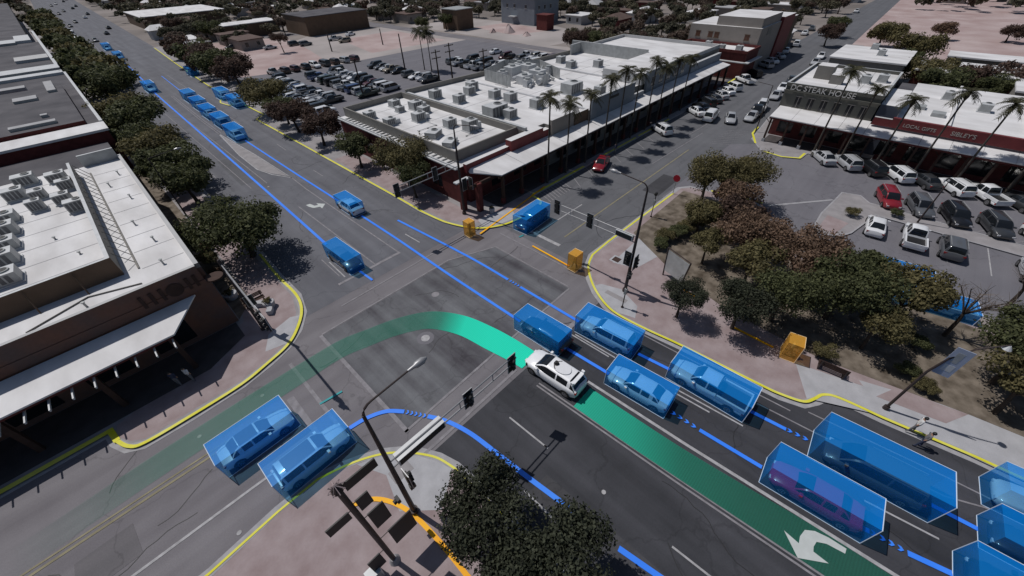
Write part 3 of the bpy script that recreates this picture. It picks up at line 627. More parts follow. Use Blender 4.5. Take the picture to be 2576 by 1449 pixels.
# the white car with sensors, own mesh parts
ego = car('crossover', 'pearl', 14.05, 9.9, 92, 'white self-driving car with roof sensors on the green path', None, 'car', scale=1.0)
k = MB(); k.prism([(.72*math.cos(a*.2618)*1.0-.55,   .50*math.sin(a*.2618)) for a in range(24)], 1.57, 1.64, paint('white')); k.build('roof_pod', ego)
k = MB(); k.box(-2.0, -1.74, -.62, .62, 1.50, 1.58, paint('pearl')); k.box(-1.98, -1.76, -.72, -.58, 1.52, 1.74, paint('pearl')); k.box(-1.98, -1.76, .58, .72, 1.52, 1.74, paint('pearl')); k.build('rear_sensor_bar', ego)
k = MB(); k.tube([(-.05, 0, 1.60), (-.05, 0, 1.70)], [.20, .19], BLACK, 16); k.tube([(-.05, 0, 1.70), (-.05, 0, 1.88)], [.13, .11], BLACK, 16); k.build('roof_sensor', ego)
k = MB(); k.ribbon([(-.55+.58*math.cos(a*.26), .50*math.sin(a*.26)) for a in range(-4, 5)], -.03, .03, 1.647, BLACK, .01); k.build('sensor_seam', ego)
for sy in (-1, 1):
    k = MB(); k.tube([(2.0, sy*.86, .62), (2.0, sy*.86, .80)], .08, BLACK, 10); k.build('front_sensor', ego)

for o_, x0, x1, z1, hw in ((None, -1.0, .2, 1.44, .5), (None, -1.6, .3, 1.68, .55)):
    o_ = [q for q in sc.objects if q.get('label', '').startswith('pale sedan with a dark glass roof' if z1 < 1.5 else 'pale suv with a glass roof')][0]
    k = MB(); k.box(x0, x1, -hw, hw, z1+.03, z1+.05, GLASSD); k.build('glass_roof', o_)
# ------------------------------------------------------------------ parked cars
# angled bays on the north side of the east street (from the junction outwards)
colw = ['white', 'black', 'silver', 'white', 'charcoal', 'white', 'grey', 'white', 'silver', 'black', 'white', 'grey', 'charcoal', 'silver', 'white', 'blue']
EN = [(76.3, 27.6, 'sedan', 'white'), (79.2, 27.9, 'sedan', 'black'), (82.2, 28.1, 'suv', 'black'), (85.4, 28.2, 'sedan', 'charcoal'), (88.6, 28.2, 'sedan', 'silver'), (92.0, 28.3, 'sedan', 'white'), (95.6, 28.3, 'suv', 'white'), (102.5, 28.4, 'pickup', 'white'), (109, 28.8, 'suv', 'black'), (119, 29.5, 'suv', 'silver'), (124.5, 29.9, 'sedan', 'white'), (131, 30.3, 'sedan', 'silver'), (139, 30.6, 'sedan', 'white'), (150, 31.0, 'suv', 'white')]
for i, (x, y, k_, c) in enumerate(EN):
    car(k_, c, x, y-.4, 55 if i < 12 else 10, '%s %s nose-in on the arcade side, %s from the near end of the row' % (c, 'car' if k_ == 'sedan' else k_.replace('suv', 'suv'), ORD[i]), 'cars parked nose-in along the arcade', detail=x < 90)
for i, (x, y, k_, c) in enumerate([(75.0, 24.0, 'van', 'white'), (76.2, 21.0, 'sedan', 'silver'), (79.2, 18.6, 'sedan', 'silver'), (82.8, 18.9, 'pickup', 'black'), (85.8, 19.1, 'suv', 'white'), (94.5, 19.4, 'sedan', 'silver'), (101, 20.0, 'sedan', 'white'), (108, 20.3, 'sedan', 'charcoal'), (129, 20.8, 'sedan', 'silver'), (137, 21.4, 'sedan', 'white')]):
    lb = ['white minivan at the front of the east street by the hatched bay', 'silver car just behind the white minivan', 'silver car by the steakhouse corner hatching', 'black pickup truck beside the steakhouse corner', 'white suv beside the black pickup at the steakhouse corner', 'silver car along the steakhouse side wall', 'white car along the steakhouse side wall', 'dark car along the steakhouse side wall', 'small silver car far along the right kerb of the east street', 'small white car far along the right kerb of the east street'][i]
    car(k_, c, x, y, [8, 200, 185, 190, 190, 188, 188, 188, 185, 185][i], lb, None, detail=x < 90)
car('sedan', 'red', 46.4, 27.6, 200, 'dark red car parked beside the arcade', None)
car('suv', 'white', 63.9, 27.5, 60, 'white suv alone in the bay beside the arcade', None)
# far traffic on the street beyond
for i, (x, y, c) in enumerate([(172, 29, 'white'), (188, 29.5, 'silver'), (206, 30, 'white'), (232, 31, 'white'), (170, 33.5, 'white'), (180, 34, 'grey')]):
    car('sedan', c, x, y, 5, '%s car far up the east street on the left side' % c, 'far cars on the east street', detail=False)
# row in front of the steakhouse arcade
for i, (y, k_, c) in enumerate([(5.1, 'sedan', 'silver'), (2.3, 'suv', 'silver'), (-.4, 'suv', 'black'), (-3.2, 'suv', 'white'), (-5.9, 'sedan', 'charcoal'), (-8.7, 'suv', 'white'), (-11.5, 'pickup', 'white'), (-14.4, 'sedan', 'charcoal'), (-17.3, 'suv', 'white'), (-20.3, 'suv', 'grey'), (-23.3, 'sedan', 'white')]):
    car(k_, c, 68.0, y, 37, '%s %s in front of the long arcade, %s from the steakhouse end' % (c, {'sedan': 'car', 'suv': 'suv', 'pickup': 'pickup truck'}[k_], ORD[i]), 'cars parked in front of the arcade')
for i, (y, k_, c) in enumerate([(-3.4, 'suv', 'red'), (-6.3, 'suv', 'grey'), (-9.3, 'suv', 'black'), (-12.5, 'suv', 'charcoal'), (-15.8, 'suv', 'white'), (-19, 'sedan', 'black'), (-22, 'sedan', 'silver')]):
    car(k_, c, 59.6, y, 200, '%s %s on the far side of the parking island, %s along' % ({'red': 'dark red'}.get(c, c), {'sedan': 'car', 'suv': 'suv'}[k_], ORD[i]), 'cars on the far side of the parking island')
for i, (y, k_, c) in enumerate([(-3.4, 'sedan', 'white'), (-6.6, 'pickup', 'white'), (-9.5, 'suv', 'grey'), (-15.2, 'sedan', 'silver'), (-18.6, 'sedan', 'charcoal')]):
    car(k_, c, 52.0, y, 5, '%s %s on the near side of the parking island, %s along' % (c, {'sedan': 'car', 'suv': 'suv', 'pickup': 'pickup truck'}[k_], ORD[i]), 'cars on the near side of the parking island')
# the car park north of the big roof
rnd = random.Random(5)
def rowcars(pts, deg, where, cols, group):
    seen = {}
    for i, (x, y) in enumerate(pts):
        k_ = rnd.choice(['sedan', 'suv', 'sedan', 'pickup', 'suv', 'van']); c = cols[i % len(cols)]
        lab = '%s %s in %s, %s along' % (c, {'sedan': 'car', 'suv': 'suv', 'pickup': 'pickup', 'van': 'van'}[k_], where, ORD[i])
        car(k_, c, x+rnd.uniform(-.25, .25), y+rnd.uniform(-.2, .2), deg+rnd.uniform(-4, 4)+(180 if rnd.random() < .25 else 0), lab, group, detail=False, z=.012)
rowcars([(32.2, 82.5+2.65*i) for i in range(14)], 0, 'the car park row nearest the road trees', ['white', 'black', 'silver', 'white', 'grey', 'charcoal', 'white', 'silver', 'black', 'white'], 'north car park, row by the road')
rowcars([(36.6, 88.5+2.65*i) for i in range(12)], 0, 'the second car park row from the road', ['charcoal', 'silver', 'white', 'black', 'grey', 'white', 'blue', 'silver'], 'north car park, second row')
rowcars([(44.1, 86.8+2.6*i) for i in range(11)], 0, 'the middle car park row, near side', ['dark green', 'silver', 'blue', 'charcoal', 'white', 'grey', 'black'], 'north car park, third row')
rowcars([(49.6, 86.4+2.6*i) for i in range(11)], 180, 'the middle car park row, far side', ['silver', 'white', 'black', 'maroon', 'charcoal', 'black', 'white', 'silver'], 'north car park, fourth row')
rowcars([(38.6+2.75*i, 125.0-.28*i) for i in range(9)], 95, 'the row of cars along the pink dirt edge', ['silver', 'brown', 'maroon', 'black', 'white', 'charcoal', 'brown', 'silver', 'maroon'], 'cars along the pink dirt edge')
rowcars([(60.2, 85.2+2.75*i) for i in range(10) if i not in (4,)], 180, 'the row at the lamp pole behind the big roof', ['charcoal', 'silver', 'white', 'grey', 'black', 'tan', 'silver', 'grey'], 'north car park, pole row')
rowcars([(75.8, 82+2.7*i) for i in range(6)], 0, 'the crowded far corner row, near side', ['charcoal', 'silver', 'white', 'black', 'white', 'grey'], 'far corner cars, near side')
rowcars([(80.4, 82+2.7*i) for i in range(5)], 180, 'the crowded far corner row, far side', ['white', 'grey', 'charcoal', 'white', 'black'], 'far corner cars, far side')
rowcars([(88.8, 77+2.8*i) for i in range(5)], 0, 'the cars behind the roof screen', ['white', 'silver', 'grey', 'brown', 'maroon'], 'cars behind the roof screen, near side')
rowcars([(93.4, 75.6+2.9*i) for i in range(4)], 180, 'the last cars behind the roof screen', ['maroon', 'white', 'silver', 'white'], 'cars behind the roof screen, far side')
for px, py, c, k_, lb in ((585, 123, 'black', 'sedan', 'black car alone on the pink dirt, leftmost'), (681, 124, 'silver', 'sedan', 'silver car on the pink dirt left of the lone tree'), (742, 115, 'charcoal', 'suv', 'dark suv on the pink dirt right of the lone tree'), (770, 115, 'grey', 'suv', 'grey suv on the pink dirt near the utility pole'), (843, 102, 'silver', 'pickup', 'silver pickup near the far utility pole'), (868, 107, 'tan', 'suv', 'tan suv near the far utility pole'), (882, 90, 'white', 'sedan', 'white car beyond the utility pole'), (1247, 135, 'white', 'sedan', 'white car alone at the edge of the far car park'), (1150, 160, 'white', 'pickup', 'white pickup truck under the two palm poles'), (1205, 168, 'black', 'van', 'black van by the crossarm pole')):
    q = at(px, py); car(k_, c, q.x, q.y, rnd.choice([0, 20, 170]), lb, None, detail=False)
for i in range(16):
    y = 225+i*21+rnd.uniform(-4, 4); x0, _ = bend([8.5, 11.8, 17.5, 20.5][i % 4], y); c = rnd.choice(['white', 'black', 'silver', 'charcoal', 'grey'])
    car('sedan', c, x0, y, -90 if i % 4 < 2 else 90, 'tiny car far up the main road', 'far cars up the main road', detail=False)
for i, y in enumerate([176, 187, 198, 238, 249, 262, 275, 290]):
    x0, _ = bend(7.2, y); car('sedan', ['white', 'charcoal', 'white', 'silver', 'black', 'white', 'grey', 'white'][i], x0, y, -90, 'small car parked along the left tree row', 'cars parked along the left tree row', detail=False)

# ------------------------------------------------------------------ drawn lines and paths on the road
def strip(name, pts, w, M, label, cat='line', group=None, z=.06, sm=True, gaps=None):
    P = smoothpath(pts) if sm else pts
    k = MB(); k.ribbon(P, -w/2, w/2, z, M, .03); o = k.build(name)
    return tag(o, label, cat, group)
def chevrons(parent, a, b, n, w, M, z=.075):
    a, b = Vector((*a, 0)), Vector((*b, 0)); d = (b-a).normalized(); s_ = Vector((-d.y, d.x, 0))
    for i in range(n):
        c = a+(b-a)*(i+.5)/n; L = (b-a).length/n*.34
        pts = [c+d*L+s_*0, c-s_*w*.5, c-d*L*1.2-s_*w*.5, c-d*L*.1, c-d*L*1.2+s_*w*.5, c+s_*w*.5]
        pts = [c+d*L*1.0, c+d*0-s_*w*.5, c-d*L*1.1-s_*w*.5, c-d*L*.1, c-d*L*1.1+s_*w*.5, c+s_*w*.5]
        k = MB(); k.prism([(p.x, p.y) for p in pts], z-.03, z, M); k.build('chevron', parent)
o = strip('blue_route_line', [(15.0, 82), (14.7, 60), (16.4, 50.5)], .01, BLUEL, 'x') if False else None
strip('blue_route_line', [(15.2, 186), (13.9, 150), (12.95, 131), (12.2, 100), (11.5, 70), (11.0, 50), (10.7, 39.2)], .30, BLUEL, 'long blue line coming down the left side of the north road', 'route line')
strip('blue_route_line', [(10.75, 32.3), (10.85, 30)], .22, BLUEL, 'short blue tick in front of the grey sedan at the north stop line', 'route line')
strip('blue_route_line', [(18.3, 150), (17.3, 120.5)], .16, BLUEL, 'thin far blue line behind the northbound queue', 'route line')
strip('blue_route_line', [(16.1, 80), (16.2, 62), (16.4, 46.4)], .26, BLUEL, 'blue line between the queue and the white sedan', 'route line')
l1 = strip('blue_route_line', [(16.45, 41.8), (16.5, 34), (16.4, 25), (16.45, 15.6)], .26, BLUEL, 'blue line crossing the junction to the black car', 'route line')
l2 = strip('blue_route_line', [(18.8, 37.5), (19.6, 26), (19.7, 20.2)], .26, BLUEL, 'blue line crossing the junction to the silver suv', 'route line')
strip('blue_route_line', [(19.7, 18.6), (19.75, 11.9)], .26, BLUEL, 'short blue line piece in front of the silver suv', 'route line'); chevrons(l2, (19.7, 20.0), (19.7, 18.7), 4, .26, BLUEL)
strip('blue_route_line', [(16.75, 11.0), (16.95, 7.1)], .26, BLUEL, 'blue line between the black car and the silver sedan', 'route line')
l3 = strip('blue_route_line', [(17.15, .35), (17.35, -3.4)], .26, BLUEL, 'blue line in front of the magenta-red car', 'route line'); chevrons(l3, (17.12, 2.35), (17.15, .5), 4, .26, BLUEL)
l4 = strip('blue_route_line', [(17.8, -10.3), (18.2, -12.0)], .3, BLUEL, 'blue line behind the magenta-red car running out of frame', 'route line'); chevrons(l4, (17.65, -8.7), (17.8, -10.2), 4, .28, BLUEL); 
strip('blue_route_line', [(17.6, -8.4), (17.65, -8.7)], .28, BLUEL, 'blue stub just behind the magenta-red car', 'route line')
strip('blue_route_line', [(20.05, 6.5), (20.3, 4.0)], .26, BLUEL, 'blue line between the silver suv and the white pickup', 'route line')
l5 = strip('blue_route_line', [(20.75, -1.45), (20.95, -3.7)], .26, BLUEL, 'blue line between the white pickup and the large van', 'route line'); chevrons(l5, (20.95, -3.7), (21.1, -5.0), 3, .26, BLUEL)
strip('blue_route_line', [(21.5, -10.9), (21.65, -12.8)], .26, BLUEL, 'blue line behind the large dark van', 'route line')
l6 = strip('blue_route_line', [(1.45, 17.45), (2.7, 17.25), (3.9, 16.7), (4.75, 15.75)], .30, BLUEL, 'first part of the blue right-turn curve by the kerb', 'route line')
chevrons(l6, (4.8, 15.65), (5.6, 14.3), 5, .30, BLUEL)
l7 = strip('blue_route_line', [(5.65, 14.25), (6.3, 13.0), (6.8, 11.2), (7.05, 9), (7.3, 6.5), (7.6, 4.0)], .30, BLUEL, 'blue right-turn curve running past the dark trees', 'route line')
chevrons(l7, (7.6, 3.9), (7.65, 3.2), 2, .3, BLUEL)
strip('blue_route_line', [(7.85, .6), (8.3, -2.2), (8.8, -5)], .30, BLUEL, 'blue line at the bottom edge beyond the trees', 'route line')
strip('teal_tick_line', [(1.0, 20.7), (2.6, 20.5)], .16, TEAL, 'short teal tick in front of the waiting sedan', 'route line')
strip('teal_tick_line', [(26.3, 24.2), (25.7, 24.3)], .16, TEAL, 'tiny teal tick in front of the dark blue suv', 'route line')
# green path: bright near the car, fading
def fadegreen():
    M = bpy.data.materials.new('green_path'); M.use_nodes = True; n = M.node_tree.nodes; l = M.node_tree.links
    b = n['Principled BSDF']; b.inputs['Roughness'].default_value = .6; b.inputs['Specular IOR Level'].default_value = .2
    at_ = n.new('ShaderNodeAttribute'); at_.attribute_name = 'strength'
    at2 = n.new('ShaderNodeAttribute'); at2.attribute_name = 'bright'
    c = n.new('ShaderNodeMix'); c.data_type = 'RGBA'; c.inputs[6].default_value = (.022, .125, .085, 1); c.inputs[7].default_value = (.012, .72, .48, 1)
    l.new(at2.outputs['Fac'], c.inputs[0])
    g2 = n.new('ShaderNodeNewGeometry'); wv = n.new('ShaderNodeTexWave'); wv.inputs['Scale'].default_value = 2.2; wv.bands_direction = 'Y'; l.new(g2.outputs['Position'], wv.inputs[0])
    wr_ = n.new('ShaderNodeMapRange'); wr_.inputs[3].default_value = .9; wr_.inputs[4].default_value = 1.06; l.new(wv.outputs['Fac'], wr_.inputs[0])
    sv = n.new('ShaderNodeVectorMath'); sv.operation = 'SCALE'; l.new(c.outputs[2], sv.inputs[0]); l.new(wr_.outputs[0], sv.inputs['Scale'])
    l.new(sv.outputs[0], b.inputs['Base Color'])
    t = n.new('ShaderNodeBsdfTransparent'); mx = n.new('ShaderNodeMixShader'); l.new(at_.outputs['Fac'], mx.inputs[0])
    l.new(t.outputs[0], mx.inputs[1]); l.new(b.outputs[0], mx.inputs[2]); l.new(mx.outputs[0], n['Material Output'].inputs[0]); return M
GREEN = fadegreen()
def greenpath(outer, inner, st, br, label):
    """outer/inner edge paths of equal point count, st/br = per point strength and brightness"""
    def dense(L, n=10):
        return smoothpath(L, n)
    O, I = dense(outer), dense(inner)
    def lin(v, n=10):
        out = []
        for i in range(len(v)-1): out += [v[i]+(v[i+1]-v[i])*k/n for k in range(n)]
        return out+[v[-1]]
    S, B = lin(st), lin(br); vs = []; fs = []
    for a, b in zip(O, I): vs += [(a[0], a[1], .042), (b[0], b[1], .042)]
    for i in range(len(O)-1): fs.append((2*i, 2*i+1, 2*i+3, 2*i+2))
    me = bpy.data.meshes.new('green_path'); me.from_pydata(vs, [], fs); me.materials.append(GREEN)
    for nm, V in (('strength', S), ('bright', B)):
        a = me.attributes.new(nm, 'FLOAT', 'POINT'); a.data.foreach_set('value', [v for q in V for v in (q, q)])
    me.update(); o = link('green_path', me); bm = bmesh.new(); bm.from_mesh(me); bmesh.ops.recalc_face_normals(bm, faces=bm.faces)
    if bm.faces[0].normal.z < 0: bmesh.ops.reverse_faces(bm, faces=bm.faces)
    bm.to_mesh(me); bm.free(); return tag(o, label, 'green path')
greenpath([(14.85, 12.2), (14.7, 14.7), (14.4, 16.9), (13.8, 19.4), (12.7, 21.5), (11.4, 22.8), (9.3, 23.9), (7.1, 24.6), (4.9, 25.2), (2, 25.3), (-3, 25.25), (-8, 25.1), (-11, 24.9), (-15, 24.6)],
          [(12.95, 12.2), (12.75, 13.7), (12.4, 15.6), (11.95, 18.2), (11.05, 20.2), (10.1, 21.2), (8.2, 22.2), (6.1, 22.85), (4.1, 23.35), (1, 23.35), (-3, 23.3), (-8, 23.15), (-11, 23.0), (-15, 22.7)],
          [.98, .98, .98, .95, .58, .42, .38, .37, .37, .36, .34, .26, .13, 0], [1, 1, 1, .95, .3, .22, .2, .2, .2, .2, .2, .2, .15, .1], 'wide green path curving left through the junction from the white car')
greenpath([(15.0, 7.4), (15.1, 4), (15.25, .6), (15.6, -3.3), (15.95, -6.7), (16.1, -10), (16.5, -16)], [(13.0, 7.4), (13.15, 3), (13.35, -.4), (13.6, -4), (13.85, -7.5), (14.1, -10.5), (14.6, -16)],
          [.95, .90, .72, .62, .58, .56, .56], [.50, .36, .12, .06, .04, .04, .04], 'green path strip in the turn lane behind the white car')
# yellow kerb lines
YW = .16
def yline(pts, label, w=YW, z=.15): 
    k = MB(); k.ribbon(pts, -w/2, w/2, z, YEL, .02); return tag(k.build('yellow_kerb_line'), label, 'kerb line', 'yellow lines along the kerbs')
yline(smoothpath([(5.0, 42.8), (4.8, 37.6), (4.85, 33.4), (4.25, 30.9), (2.9, 28.9), (1.6, 27.8), (-.2, 27.15), (-2.3, 26.6), (-5.7, 26.45), (-8.3, 26.5), (-9.1, 27.0), (-9.55, 28.0)]), 'yellow line round the kerb of the brown building corner', .24); yline([(-9.55, 28.0), (-9.75, 29.3), (-30, 29.25)], 'thick yellow line under the left canopy', .36)
yline([bend(24.6, 203), bend(23.6, 165), (23.5, 128), (23.4, 112.4), (21.1, 110), (20.6, 108), (21.2, 104.5), (23.5, 102.8), (23.7, 92), (21.6, 90), (21.7, 76.6), (21.9, 43), (21.85, 37)]+smoothpath([(21.9, 36), (22.2, 32.9), (23.1, 30.2), (24.2, 28.6), (26, 27.4), (28, 26.9), (31, 26.8), (32.8, 27.25), (33.4, 28.2), (33.5, 29.3)])+[(34.0, 29.45)], 'yellow line along the tree-lined kerb and round the arcade corner', .26); yline([(34.0, 29.45), (44.8, 29.4)], 'yellow line along the front of the arcade', .34)
yline([(48.9, 29.45), (59, 29.4)], 'yellow line piece beyond the dark red car', .26); yline([(60.0, 29.45), (64.2, 29.4)], 'yellow line piece before the white suv', .26); yline([(68.0, 29.4), (70.5, 29.4)], 'short yellow line piece beyond the white suv', .28)
yline([(45.6, 16.25), (37.7, 16.4), (31.2, 16.5)]+smoothpath([(28.2, 16.4), (26.5, 15.7), (25, 14.4), (23.8, 12.9), (22.9, 11.2), (22.6, 9.7), (22.7, 7.2), (23, 4.3), (23.3, -1.2), (23.45, -2.6), (23.85, -3.9), (24.6, -4.4), (25.35, -4.75), (25.8, -5.6), (26.0, -8)])+[(26.6, -12.5), (27.1, -20)], 'yellow line round the kerb of the park corner', .2)
yline([(-12, 15.3), (-7.5, 15.35), (-3.9, 15.7)]+smoothpath([(-1.5, 15.75), (-.2, 15.35), (.9, 14.9), (2, 14.25), (2.9, 13.45), (3.7, 12.45), (4.3, 11.4), (4.6, 10.2)])+[(4.75, 7), (4.9, -2)], 'yellow line round the bottom kerb corner', .14)
yline([(66.1, 12.2), (65.7, 9.7), (66.7, 7.65), (69.0, 7.55)], 'yellow line at the steakhouse kerb bulge', .3); yline([(50.1, 7.2), (49.2, 13)], 'yellow line at the tree bed next to the car park', .25)
yline([(68.5, 14.2), (72.5, 16.0), (76, 16.3)], 'yellow line on the steakhouse side kerb', .28); yline([(97.0, 30.0), (103, 30.2)], 'far yellow line at the end of the arcade', .4, .4)
# orange pedestrian tracks
def oline(pts, label, w=.14, z=.17): 
    k = MB(); k.ribbon(smoothpath(pts), -w/2, w/2, z, ORL, .03); return tag(k.build('orange_track_line'), label, 'track line', 'orange walking tracks')
oline([(36.5, 29.7), (31, 28.9), (23.2, 27.9)], 'orange line from the arcade kerb to the crossing walker', .2)
oline([(25.4, 22.1), (25.3, 19.5), (25.2, 17.1)], 'orange line across the east crosswalk', .18, .09)
oline([(-1.0, 12.95), (0, 12.45), (.6, 11.8), (1.05, 10.9), (1.35, 9.8), (1.5, 8.2), (1.55, 6.8), (1.55, 4)], 'thick orange curve on the bottom corner pavement', .26)
oline([(27.6, 2.1), (27.5, -.9)], 'orange line ending at the walker under the trees', .2); oline([(29.5, 8.2), (28.9, 5.4)], 'faint orange line on the shaded park corner', .16)

# ------------------------------------------------------------------ people
def person(x, y, z, deg, label, shirt, trousers, stride=.25, h=1.66, hold=False):
    o = thing('person', label, 'person', (x, y, z), math.radians(deg)); s = h/1.75
    sk = [(0, 0, .95), (0, 0, 1.15), (0, 0, 1.38), (0, 0, 1.48), (.01, 0, 1.60),
          (0, .17, 1.40), (.05, .24, 1.14), (.16, .22, .92), (0, -.17, 1.40), (-.05, -.24, 1.14), (.02, -.26, .90),
          (.02, .09, .90), (stride*.6, .10, .50), (stride, .10, .10), (stride+.13, .11, .04), (-.02, -.09, .90), (-stride*.35, -.10, .50), (-stride*1.1, -.10, .12), (-stride*1.1+.14, -.11, .04)]
    ed = [(0, 1), (1, 2), (2, 3), (3, 4), (2, 5), (5, 6), (6, 7), (2, 8), (8, 9), (9, 10), (0, 11), (11, 12), (12, 13), (13, 14), (0, 15), (15, 16), (16, 17), (17, 18)]
    rd = [.14, .14, .13, .06, .10, .07, .045, .035, .07, .045, .035, .10, .075, .05, .04, .10, .075, .05, .04]
    me = bpy.data.meshes.new('body'); me.from_pydata([(a*s, b*s, c*s) for a, b, c in sk], ed, []); b = link('body', me, o)
    md = b.modifiers.new('skin', 'SKIN'); 
    for i, v in enumerate(me.skin_vertices[0].data): v.radius = (rd[i]*s, rd[i]*s); v.use_root = (i == 0)
    b.modifiers.new('sub', 'SUBSURF').levels = 1; b.modifiers['sub'].render_levels = 1
    dg = bpy.context.evaluated_depsgraph_get(); dg.update(); m2 = bpy.data.meshes.new_from_object(b.evaluated_get(dg)); b.modifiers.clear(); b.data = m2
    for M in (SKIN, shirt, trousers, BLACK): m2.materials.append(M)
    for p in m2.polygons:
        c = p.center/s; p.material_index = 2 if c.z < .98 and abs(c.y) < .2 or c.z < .8 else 1 if c.z < 1.47 and not (abs(c.y) > .19 and c.z < 1.12) else 0
        if c.z < .09: p.material_index = 3
        p.use_smooth = True
    hr = MB(); P = []
    hr.tube([(-.035*s, 0, 1.60*s), (-.03*s, 0, 1.67*s), (-.02*s, 0, 1.73*s), (-.01*s, 0, 1.755*s)], [.105*s, .112*s, .085*s, .02*s], BLACK, 10); hr.build('hair', o, smooth=True)
    return o
CLW = plain('white_cloth', (.6, .6, .6), .9); CLB = plain('navy_cloth', (.03, .04, .08), .9); CLG = plain('grey_cloth', (.15, .15, .16), .9); CLR = plain('tan_cloth', (.35, .25, .16), .9)
def walker(x, y, deg, lb, sh, tr, Wd=1.0, L=1.0, h=1.85, bdeg=None, bl=''):
    person(x, y, .01 if 16.5 < y < 27 else .13, deg, lb, sh, tr)
    track_box(x, y, L, Wd, h, bdeg if bdeg is not None else deg, bl, 'walker_box', 'marker box', FILM_O, EDGE_O, 'orange boxes around walkers', z=.14)
walker(22.35, 28.6, 200, 'person in a light shirt stepping off the corner below the arcade', CLR, CLG, .9, .9, 1.8, 0, 'orange box around the walker at the arcade corner')
walker(25.25, 16.5, 90, 'person in brown clothes on the east crosswalk', CLR, CLB, .95, 1.1, 1.85, 0, 'orange box around the walker on the east crosswalk')
walker(27.45, -1.9, 95, 'person in a white top under the kerbside trees', CLW, CLR, 1.0, 1.2, 1.7, 10, 'orange box around the walker under the park trees')
person(-4.6, 29.6, .13, 40, 'person in a white shirt standing in the canopy shade', CLW, CLG, .08)
person(-5.4, 29.9, .13, 60, 'person in dark clothes beside the white-shirted one in the shade', CLB, CLG, .08)
person(26.0, -9.4, .13, 100, 'person in white beside the right kerb below the sign mast', CLW, CLG, .15)
person(25.2, -9.9, .02, 100, 'person in grey at the kerb edge next to the one in white', CLG, CLB, .15)
person(51.6, 28.6, .01, 10, 'person in dark clothes in the parking bays past the red car', CLB, CLG, .2)

# ------------------------------------------------------------------ signal masts and lamps
def signal_head(parent, x, y, z, face, n=3, plate=True):
    """face: unit (dx,dy) the lenses look to"""
    fx, fy = face; sx, sy = -fy, fx
    def bxx(mb, u0, u1, v0, v1, z0, z1, M):
        P = [(x+fx*u+sx*v, y+fy*u+sy*v, zz) for zz in (z0, z1) for u, v in ((u0, v0), (u1, v0), (u1, v1), (u0, v1))]
        mb.add(P, [(3, 2, 1, 0), (4, 5, 6, 7), (0, 1, 5, 4), (1, 2, 6, 5), (2, 3, 7, 6), (3, 0, 4, 7)], M)
    k = MB(); hgt = .36*n
    bxx(k, -.09, .09, -.16, .16, z-hgt/2, z+hgt/2, BLACK)
    h = k.build('signal_head', parent)
    if plate:
        k = MB(); bxx(k, -.035, -.005, -.30, .30, z-hgt/2-.15, z+hgt/2+.15, BLACK); k.build('back_plate', h)
        k = MB()
        for (v0, v1, z0, z1) in ((-.33, .33, z+hgt/2+.15, z+hgt/2+.18), (-.33, .33, z-hgt/2-.18, z-hgt/2-.15), (-.33, -.30, z-hgt/2-.15, z+hgt/2+.15), (.30, .33, z-hgt/2-.15, z+hgt/2+.15)): bxx(k, -.045, .0, v0, v1, z0, z1, PALEM)
        k.build('plate_edge', h)
    for i in range(n):
        zc = z+(i-(n-1)/2)*.34
        k = MB(); 
        c = Vector((x+fx*.09, y+fy*.09, zc)); k.tube([c, c+Vector((fx, fy, -.15))*.14], .125, BLACK, 10); k.build('visor', h)
    return h
